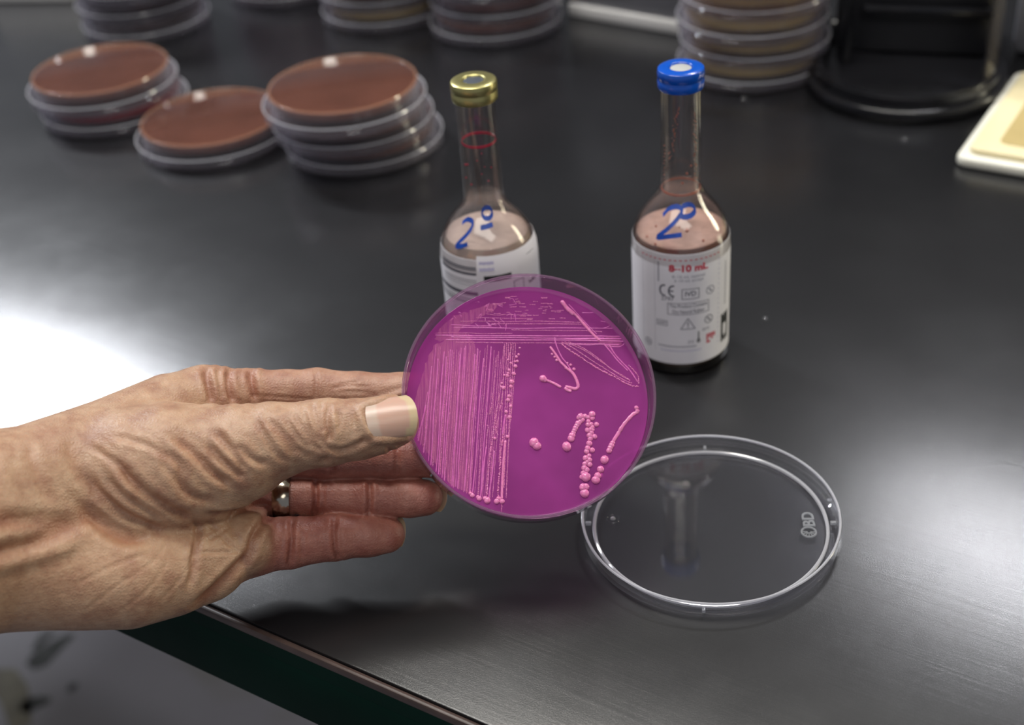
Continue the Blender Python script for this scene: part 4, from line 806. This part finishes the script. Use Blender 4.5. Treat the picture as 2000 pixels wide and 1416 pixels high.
CREASES = [
[1.0, 1.5, (-114.6, -12.7), (-106.8, -19.3), (-101.2, -25.6), (-96.5, -28.9)],
[0.9, 1.3, (-104.0, -15.4), (-99.9, -20.2), (-96.1, -24.0), (-92.4, -27.3)],
[0.8, 1.3, (-101.8, -11.7), (-95.5, -18.5), (-92.0, -24.8)],
[0.7, 1.2, (-94.2, -16.0), (-90.2, -20.5), (-85.7, -22.6)],
[0.7, 1.4, (-117.8, -16.1), (-111.9, -22.0), (-111.1, -27.2), (-107.8, -32.8), (-102.7, -33.9)],
[0.5, 1.3, (-116.8, -20.5), (-112.7, -27.2), (-110.1, -32.8)],
[0.9, 1.7, (-130.6, -20.1), (-125.0, -27.9), (-119.8, -32.9), (-113.2, -38.1), (-109.6, -39.9)],
[0.7, 1.5, (-134.5, -25.6), (-129.8, -30.8), (-123.6, -35.5), (-117.6, -40.2)],
[0.9, 1.6, (-140.0, -24.9), (-135.6, -30.7), (-130.1, -36.5), (-124.0, -40.9), (-118.8, -43.5)],
[1.0, 1.8, (-142.6, -32.6), (-138.2, -38.1), (-133.5, -42.8), (-128.0, -45.8), (-122.0, -45.6)],
[0.4, 1.0, (-140.0, -16.1), (-130.2, -21.9), (-126.1, -27.6)],
[0.35, 1.0, (-132.6, -12.9), (-122.0, -15.8), (-115.5, -20.2)],
[0.4, 1.1, (-112.4, -11.1), (-105.8, -16.4), (-100.8, -22.2)],
[0.9, 1.1, (-65.6, -3.1), (-66.5, -6.0), (-66.0, -10.0), (-65.3, -12.6), (-66.0, -15.4)],
[0.7, 0.9, (-68.3, -2.8), (-68.8, -6.5), (-68.0, -10.0), (-67.3, -12.6)],
[0.6, 0.9, (-71.4, -3.5), (-70.5, -6.8), (-69.2, -11.2), (-67.3, -14.9)],
[0.5, 0.9, (-74.2, -5.5), (-72.5, -10.0), (-69.7, -13.9), (-66.8, -16.8)],
[0.5, 0.9, (-76.6, -6.5), (-73.9, -11.2), (-70.2, -16.3), (-68.0, -18.3)],
[0.4, 0.9, (-79.6, -8.4), (-75.9, -13.4), (-72.0, -17.4)],
[0.45, 1.0, (-83.1, -8.8), (-78.6, -13.9), (-74.1, -19.1), (-71.9, -19.9)],
[0.4, 1.0, (-86.1, -7.1), (-82.4, -11.6), (-78.4, -17.0), (-76.2, -19.5)],
[0.4, 1.0, (-89.6, -7.6), (-86.3, -12.6), (-82.1, -19.3), (-79.6, -21.8)],
[0.4, 0.8, (-62.9, -6.0), (-61.9, -8.4), (-62.4, -11.3)],
[0.3, 0.7, (-59.9, -6.9), (-59.7, -11.3)],
[0.3, 0.7, (-58.0, -6.3), (-57.5, -10.6)],
[0.6, 1.0, (-66.4, -17.0), (-62.1, -18.5), (-56.4, -16.5), (-52.8, -14.6)],
[0.6, 1.2, (-68.8, -22.1), (-65.8, -21.2)],
[1.0, 1.1, (-113.4, 8.4), (-110.8, 1.2), (-110.1, -3.0)],
[1.1, 1.1, (-106.0, 8.3), (-104.6, 1.2), (-103.2, -3.4)],
[1.2, 1.2, (-98.9, 8.0), (-97.5, 2.8), (-96.3, -3.0)],
[0.5, 0.9, (-109.5, 8.7), (-107.6, 2.8), (-106.7, -2.5)],
[0.35, 0.7, (-76.0, 7.4), (-75.4, 2.7), (-75.6, -2.8)],
[0.25, 0.5, (-70.7, 1.2), (-64.2, 2.0), (-57.5, 1.8)],
[0.25, 0.5, (-66.2, -0.2), (-60.5, -0.0), (-55.6, -0.8)],
[0.25, 0.5, (-96.9, -1.1), (-86.0, -2.0), (-76.5, -2.6)],
[0.2, 0.5, (-67.8, 2.7), (-60.5, 3.4)],
[1.3, 1.4, (-89.7, -41.3), (-92.8, -48.4), (-94.4, -53.9), (-99.1, -59.3), (-104.1, -64.5), (-110.0, -69.5)],
[0.9, 1.2, (-105.3, -39.0), (-100.3, -39.7), (-93.5, -39.4), (-89.7, -41.3)],
[0.8, 1.0, (-109.6, -41.5), (-108.9, -48.4), (-109.1, -56.3), (-110.1, -62.1)],
[0.35, 0.6, (-106.8, -42.4), (-100.7, -48.7), (-97.1, -52.7)],
[0.3, 0.6, (-105.6, -48.1), (-100.7, -44.8)],
[0.35, 0.6, (-108.3, -51.6), (-101.8, -52.1), (-96.7, -52.9)],
[0.14, 0.6, (-138.8, -66.9), (-129.2, -59.2), (-120.1, -52.9), (-116.5, -45.7)],
[0.14, 0.6, (-130.9, -69.3), (-120.7, -60.8), (-115.7, -52.4)],
[0.14, 0.6, (-119.0, -66.7), (-111.5, -57.5), (-108.9, -49.0)],
[0.14, 0.7, (-141.0, -58.3), (-130.9, -53.3), (-120.7, -49.9)],
[1.0, 1.0, (-82.7, -43.5), (-81.8, -50.4), (-82.7, -59.8)],
[0.4, 0.8, (-80.6, -44.9), (-79.0, -50.6), (-78.6, -56.2)],
[0.9, 0.9, (-67.9, -43.1), (-67.5, -52.6), (-66.3, -58.5)],
[0.25, 0.6, (-65.9, -47.0), (-65.2, -52.4), (-64.5, -56.8)],
[1.0, 0.9, (-75.8, -31.2), (-75.0, -37.4), (-76.1, -43.9)],
[0.4, 0.7, (-73.0, -31.9), (-72.7, -37.4), (-73.4, -43.5)],
[0.9, 0.9, (-56.5, -31.2), (-55.9, -37.4), (-56.5, -43.7)],
[0.5, 0.9, (-46.5, -17.3), (-46.1, -22.8), (-46.5, -29.7)],
[0.5, 0.9, (-69.8, -25.5), (-68.9, -27.4), (-69.4, -30.1)],
[0.9, 2.6, (-167.2, -48.7), (-162.5, -46.6), (-150.1, -44.1), (-143.9, -41.0)],
[0.8, 2.6, (-167.2, -36.1), (-151.4, -37.9), (-137.8, -40.1)],
[-0.6, 2.2, (-167.2, -51.0), (-153.1, -48.7), (-140.6, -45.5)],
[0.5, 1.6, (-164.0, -16.9), (-159.3, -29.5), (-154.5, -37.4)],
[0.4, 1.6, (-146.6, -13.7), (-141.9, -24.8), (-137.2, -33.4)],
[0.4, 1.3, (-156.0, -15.5), (-151.2, -25.1), (-148.0, -33.1)],
[-0.7, 1.1, (-56.0, -3.9), (-49.1, -1.8), (-41.5, 0.2)],
[-0.6, 1.2, (-56.2, -4.4), (-54.8, -9.4), (-51.9, -14.8)],
[-0.8, 1.3, (-51.6, -15.3), (-45.7, -15.0), (-39.8, -14.0)]]
person = empty('person', mtx=frame(HC, RT, UP, BK))
tag(person, 'bare wrinkled left hand with a ring, gripping the magenta dish from the left', 'person')
H = 0.62
LO = np.array([-222.0, -88.0, -36.0]); HI = np.array([-24.0, 16.0, 90.0])
nx, ny, nz = ((HI - LO) / H).astype(int) + 1
X = (LO[0] + H * np.arange(nx)).astype(np.float32); Y = (LO[1] + H * np.arange(ny)).astype(np.float32); Z = (LO[2] + H * np.arange(nz)).astype(np.float32)
def chain_field(ch, pad=16.0, k=0.0):
    F = np.full((nx, ny, nz), 99.0, np.float32)
    for (ax, ay, az, ra), (bx, by, bz, rb) in zip(ch[:-1], ch[1:]):
        m = max(ra, rb) + pad
        s = []
        for arr, p, q in ((X, ax, bx), (Y, ay, by), (Z, az, bz)):
            s.append(slice(int(np.searchsorted(arr, min(p, q) - m)), int(np.searchsorted(arr, max(p, q) + m))))
        if any(t.start >= t.stop for t in s): continue
        px = X[s[0]][:, None, None] - ax; py = Y[s[1]][None, :, None] - ay; pz = Z[s[2]][None, None, :] - az
        dx, dy, dz = bx - ax, by - ay, bz - az; L2 = dx * dx + dy * dy + dz * dz
        t = np.clip((px * dx + py * dy + pz * dz) / L2, 0, 1)
        d = np.sqrt((px - t * dx) ** 2 + (py - t * dy) ** 2 + (pz - t * dz) ** 2) - (ra + (rb - ra) * t)
        sub = F[s[0], s[1], s[2]]
        if k > 0:
            h = np.maximum(k - np.abs(sub - d), 0) / k; np.copyto(sub, np.minimum(sub, d) - h * h * k * 0.25)
        else: np.minimum(sub, d, out=sub)
    return F
def smin(a, b, k):
    h = np.maximum(k - np.abs(a - b), 0) / k
    return np.minimum(a, b) - h * h * k * 0.25
palm = None
for n_ in sorted(c for c in CH if c.startswith('palm')):
    f = chain_field(CH[n_], 22.0); palm = f if palm is None else smin(palm, f, 11.0)
tot = None
for n_, kk in (('index', 7.0), ('middle', 6.0), ('ring', 6.0), ('pinky', 6.0), ('thumb', 4.5)):
    f = smin(palm, chain_field(CH[n_], 16.0, 2.0), kk); tot = f if tot is None else smin(tot, f, 1.0)
del palm, f
def surface_nets(F):
    S = F < 0
    c = np.zeros(tuple(n - 1 for n in F.shape), np.uint8)
    for i in (0, 1):
        for j in (0, 1):
            for k in (0, 1): c += S[i:nx - 1 + i, j:ny - 1 + j, k:nz - 1 + k]
    act = (c > 0) & (c < 8); ii, jj, kk = np.nonzero(act)
    idx = np.full(act.shape, -1, np.int32); idx[ii, jj, kk] = np.arange(len(ii))
    pos = np.zeros((len(ii), 3)); cnt = np.zeros(len(ii))
    for a in range(3):
        o1, o2 = [(1, 2), (0, 2), (0, 1)][a]
        for u in (0, 1):
            for v in (0, 1):
                p = [ii.copy(), jj.copy(), kk.copy()]; p[o1] = p[o1] + u; p[o2] = p[o2] + v; q = [x.copy() for x in p]; q[a] = q[a] + 1
                f0 = F[p[0], p[1], p[2]]; f1 = F[q[0], q[1], q[2]]; x = (f0 < 0) != (f1 < 0)
                t = np.where(x, f0 / np.where(x, f0 - f1, 1), 0)
                for b, base in enumerate(p): pos[:, b] += np.where(x, base + (t if b == a else 0), 0)
                cnt += x
    pos /= cnt[:, None]
    quads = []
    for a in range(3):
        o1, o2 = [(1, 2), (2, 0), (0, 1)][a]
        sl0 = [slice(None)] * 3; sl1 = [slice(None)] * 3; sl0[a] = slice(0, -1); sl1[a] = slice(1, None)
        A_ = S[tuple(sl0)]; B_ = S[tuple(sl1)]; e = np.array(np.nonzero(A_ != B_))
        ok = (e[o1] > 0) & (e[o2] > 0) & (e[o1] < F.shape[o1] - 1) & (e[o2] < F.shape[o2] - 1); e = e[:, ok]
        fl = A_[tuple(e)]
        def at(d1, d2):
            g = e.copy(); g[o1] -= d1; g[o2] -= d2; return idx[g[0], g[1], g[2]]
        q = np.stack([at(1, 1), at(0, 1), at(0, 0), at(1, 0)], 1)
        q[~fl] = q[~fl][:, ::-1]; quads.append(q)
    return LO + pos * H, np.concatenate(quads)
VV, QQ = surface_nets(tot); del tot
E_ = np.concatenate([QQ[:, [0, 1]], QQ[:, [1, 2]], QQ[:, [2, 3]], QQ[:, [3, 0]]])
def lap(a):
    s = np.zeros_like(a); n = np.zeros(len(a))
    for p, q in ((0, 1), (1, 0)):
        for c in range(a.shape[1]): s[:, c] += np.bincount(E_[:, p], a[E_[:, q], c], len(a))
        n += np.bincount(E_[:, p], minlength=len(a))
    return s / n[:, None]
def normals(P):
    n = np.cross(P[QQ[:, 2]] - P[QQ[:, 0]], P[QQ[:, 3]] - P[QQ[:, 1]]); out = np.zeros_like(P)
    for k in range(4):
        for c in range(3): out[:, c] += np.bincount(QQ[:, k], n[:, c], len(P))
    return out / np.maximum(np.linalg.norm(out, axis=1), 1e-9)[:, None]
for _ in range(4): VV = 0.5 * VV + 0.5 * lap(VV)
NN = normals(VV)
disp = np.zeros(len(VV)); ZMAX = {}
for cr in CREASES:
    dep, wd = cr[0] * 1.35, cr[1]; P = np.array([tuple(p) for p in smooth_path([Vector((x, y, 0)) for x, y in cr[2:]], 4)])[:, :2]
    lo = P.min(0) - 4 * wd; hi = P.max(0) + 4 * wd
    sel = np.nonzero((VV[:, 0] > lo[0]) & (VV[:, 0] < hi[0]) & (VV[:, 1] > lo[1]) & (VV[:, 1] < hi[1]) & (NN[:, 2] > -0.15))[0]
    if not len(sel): continue
    q = VV[sel][:, :2]; best = np.full(len(sel), 1e9); tt = np.zeros(len(sel)); n = len(P) - 1
    for i in range(n):
        a, b = P[i], P[i + 1]; ab = b - a; t = np.clip(((q - a) @ ab) / max(ab @ ab, 1e-9), 0, 1); d = np.linalg.norm(q - a - t[:, None] * ab, axis=1)
        m = d < best; best[m] = d[m]; tt[m] = (i + t[m]) / n
    taper = np.clip(np.minimum(tt, 1 - tt) * 5 + 0.25, 0, 1)
    disp[sel] += taper * (-dep * np.exp(-(best / wd) ** 2) + 0.30 * dep * np.exp(-((best - 1.9 * wd) / (0.9 * wd)) ** 2))
disp = np.clip(disp, -2.6, 0.9)
for _ in range(1): disp = 0.6 * disp + 0.4 * lap(disp[:, None])[:, 0]
VV = VV + NN * disp[:, None]
# skin regions: tan thumb and wrist; redder fingers with their shade painted in
def near(ch):
    d = np.full(len(VV), 1e9)
    for a, b in zip(ch[:-1], ch[1:]):
        a_ = np.array(a[:3]); ab = np.array(b[:3]) - a_; t = np.clip(((VV - a_) @ ab) / (ab @ ab), 0, 1); r = a[3] + (b[3] - a[3]) * t
        d = np.minimum(d, np.linalg.norm(VV - a_ - t[:, None] * ab, axis=1) - r)
    return d
red = np.zeros(len(VV))
dth = near(CH['thumb'])
for n_ in ('index', 'middle', 'ring', 'pinky'):
    d = near(CH[n_]) + (4.0 if n_ == 'index' else 0.0); red = np.maximum(red, np.where(d < dth, np.exp(-(np.maximum(d, 0) / 4.0) ** 2), 0))
crease_shade = np.clip(-disp / 1.2, 0, 1)  # darkens skin in the creases, their shade put into the colour
tone = np.stack([red, crease_shade, dth < 1.0, np.ones(len(VV))], 1).astype(np.float32)
for _ in range(6): tone[:, :3] = lap(tone[:, :3].astype(float))
me = bpy.data.meshes.new('hand'); me.vertices.add(len(VV)); me.vertices.foreach_set('co', (VV * MM).astype(np.float32).ravel())
me.loops.add(len(QQ) * 4); me.loops.foreach_set('vertex_index', QQ.astype(np.int32).ravel()); me.polygons.add(len(QQ)); me.polygons.foreach_set('loop_start', np.arange(0, len(QQ) * 4, 4, dtype=np.int32))
me.polygons.foreach_set('use_smooth', np.ones(len(QQ), bool)); me.update(calc_edges=True); me.validate()
at_ = me.color_attributes.new('skin_tone_shade', 'FLOAT_COLOR', 'POINT'); at_.data.foreach_set('color', tone.ravel())
def skin_mat():
    m, nt, out = new_mat('skin'); p = N(nt, 'ShaderNodeBsdfPrincipled'); v = coords(nt)
    a = N(nt, 'ShaderNodeAttribute', attribute_name='skin_tone_shade'); sp = N(nt, 'ShaderNodeSeparateColor'); nt.links.new(a.outputs['Color'], sp.inputs[0])
    f = noise(nt, v, 130, 5, 0.6); g = noise(nt, v, 420, 4, 0.6)
    tan = ramp(nt, f, [(0.30, (0.30, 0.158, 0.102)), (0.52, (0.40, 0.248, 0.160)), (0.72, (0.46, 0.305, 0.205))])
    red_shaded = ramp(nt, f, [(0.30, (0.27, 0.088, 0.066)), (0.7, (0.40, 0.175, 0.13))])  # own redness of the fingers, darkened for the shade they sit in
    mx = N(nt, 'ShaderNodeMixRGB'); nt.links.new(sp.outputs[0], mx.inputs[0]); nt.links.new(tan, mx.inputs[1]); nt.links.new(red_shaded, mx.inputs[2])
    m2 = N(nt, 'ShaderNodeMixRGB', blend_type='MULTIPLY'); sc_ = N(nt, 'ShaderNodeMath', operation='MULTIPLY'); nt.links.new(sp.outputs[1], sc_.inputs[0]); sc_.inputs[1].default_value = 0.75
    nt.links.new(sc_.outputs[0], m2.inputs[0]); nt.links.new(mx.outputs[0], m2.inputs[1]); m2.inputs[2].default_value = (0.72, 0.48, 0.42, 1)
    m3 = N(nt, 'ShaderNodeMixRGB', blend_type='MULTIPLY'); m3.inputs[0].default_value = 0.5; nt.links.new(m2.outputs[0], m3.inputs[1]); nt.links.new(ramp(nt, g, [(0.35, (0.78, 0.70, 0.68)), (0.6, (1, 1, 1))]), m3.inputs[2])
    nt.links.new(m3.outputs[0], p.inputs['Base Color']); p.inputs['Roughness'].default_value = 0.46; p.inputs['Specular IOR Level'].default_value = 0.45
    p.inputs['Subsurface Weight'].default_value = 0.18; p.inputs['Subsurface Radius'].default_value = (1.0, 0.35, 0.2); p.inputs['Subsurface Scale'].default_value = 0.0022
    vo = N(nt, 'ShaderNodeTexVoronoi', feature='DISTANCE_TO_EDGE'); vo.inputs['Scale'].default_value = 900; nt.links.new(v, vo.inputs['Vector'])
    tc = N(nt, 'ShaderNodeTexCoord'); mp = N(nt, 'ShaderNodeMapping'); mp.inputs['Rotation'].default_value = (0, 0, math.radians(40)); mp.inputs['Scale'].default_value = (170, 620, 300); nt.links.new(tc.outputs['Object'], mp.inputs[0])
    wr = noise(nt, mp.outputs[0], 1.0, 3, 0.6)
    s1 = N(nt, 'ShaderNodeMath', operation='MULTIPLY'); nt.links.new(vo.outputs['Distance'], s1.inputs[0]); s1.inputs[1].default_value = 0.8
    s2 = N(nt, 'ShaderNodeMath', operation='ADD'); nt.links.new(s1.outputs[0], s2.inputs[0]); nt.links.new(wr, s2.inputs[1])
    b = N(nt, 'ShaderNodeBump'); b.inputs['Strength'].default_value = 0.42; b.inputs['Distance'].default_value = 0.0006; nt.links.new(s2.outputs[0], b.inputs['Height']); nt.links.new(b.outputs[0], p.inputs['Normal'])
    nt.links.new(p.outputs[0], out.inputs[0]); return m
hand = link('hand', me, skin_mat(), person)
def nail_mat():
    m, nt, out = new_mat('fingernail'); p = N(nt, 'ShaderNodeBsdfPrincipled'); a = N(nt, 'ShaderNodeAttribute', attribute_name='nail_tone'); nt.links.new(a.outputs['Color'], p.inputs['Base Color'])
    p.inputs['Roughness'].default_value = 0.32; p.inputs['Subsurface Weight'].default_value = 0.15; p.inputs['Subsurface Scale'].default_value = 0.001
    v = coords(nt, (60, 900, 60)); b = N(nt, 'ShaderNodeBump'); b.inputs['Strength'].default_value = 0.12; b.inputs['Distance'].default_value = 0.0003; nt.links.new(noise(nt, v, 1.0, 2), b.inputs['Height']); nt.links.new(b.outputs[0], p.inputs['Normal'])
    nt.links.new(p.outputs[0], out.inputs[0]); return m
NAILM = nail_mat()
def nail(tip, axis, normal, r, length, half, over, lift=0.35, curv=None, label=None, rp=None):
    """tip = centre of the finger end, axis = along the finger, normal = out of the nail"""
    ax = Vector(axis).normalized(); nn = Vector(normal); nn = (nn - ax * nn.dot(ax)).normalized(); sd = ax.cross(nn)
    rc = curv or r * 0.95; nu, nv = 16, 14; bm = bmesh.new(); lay = bm.verts.layers.float_color.new('nail_tone'); G = []
    for i in range(nu + 1):
        u = i / nu; row = []
        for j in range(nv + 1):
            t = -1 + 2 * j / nv; ph = t * half
            back = 0.10 * t * t; front = 0.16 * t * t
            s = over - length * (1 - (back + (1 - back - front) * u))
            drop = 0.9 * max(0, u - 0.55) ** 2 * r * 0.25
            rad_ = rc; base = (rp or r) + (r - (rp or r)) * u + lift - rc - drop
            p = Vector(tip) + ax * s + nn * (base + rad_ * math.cos(ph)) + sd * (rad_ * math.sin(ph))
            v_ = bm.verts.new(p); lun = u < 0.24 - 0.10 * t * t; free = u > 0.84 - 0.06 * t * t
            v_[lay] = (0.52, 0.39, 0.32, 1) if lun else ((0.52, 0.40, 0.25, 1) if free else (0.50, 0.31, 0.24, 1)); row.append(v_)
        G.append(row)
    for i in range(nu):
        for j in range(nv): bm.faces.new((G[i][j], G[i][j + 1], G[i + 1][j + 1], G[i + 1][j]))
    r_ = bmesh.ops.extrude_face_region(bm, geom=list(bm.faces)); bmesh.ops.translate(bm, vec=-nn * 0.55, verts=[e for e in r_['geom'] if isinstance(e, bmesh.types.BMVert)])
    o = link('fingernail', finish(bm, 'fingernail', 50), NAILM, hand)
    if label: o['label'] = label
    return o
def tipof(n_): c = CH[n_]; a, b = Vector(c[-2][:3]), Vector(c[-1][:3]); return b, b - a, c[-1][3]
t_, a_, r_ = tipof('thumb'); a_ = Vector(CH['thumb'][-1][:3]) - Vector(CH['thumb'][-3][:3])
nail(t_, a_, (0, 0.30, 1), r_, 16.8, math.radians(54), 8.6, 0.80, 8.6, 'broad thumbnail with a pale yellowish free edge', CH['thumb'][-3][3] - 0.25)
for n_, nrm in (('index', (0, 0.15, -1)), ('middle', (0, 0, -1)), ('ring', (0, 0.0, -1)), ('pinky', (0.0, 0.1, -1))):
    t_, a_, r_ = tipof(n_); nail(t_, a_, nrm, r_, 11.5, math.radians(58), r_ + 0.8, 0.1)
# the ring round the ring finger
RP = CH['ring']; ra, rb = Vector(RP[1][:3]), Vector(RP[2][:3]); dr = (rb - ra).normalized(); pc = ra.lerp(rb, 0.36)
ring = empty('finger_ring'); mz = dr; mx_ = Vector((0, 0, 1)) - mz * mz.z; mx_.normalize()
loc = frame(pc * MM, mx_, mz.cross(mx_), mz); ring.matrix_world = frame(HC, RT, UP, BK) @ loc
tag(ring, 'plain polished metal ring worn on the ring finger', 'ring')
R0 = RP[1][3] + 0.15
link('band', lathe_mesh('band', [(R0, -3.1), (R0 + 0.75, -3.0), (R0 + 1.25, -2.0), (R0 + 1.5, 0), (R0 + 1.25, 2.0), (R0 + 0.75, 3.0), (R0, 3.1)], 64, True, 50), M['ring_metal'], ring)
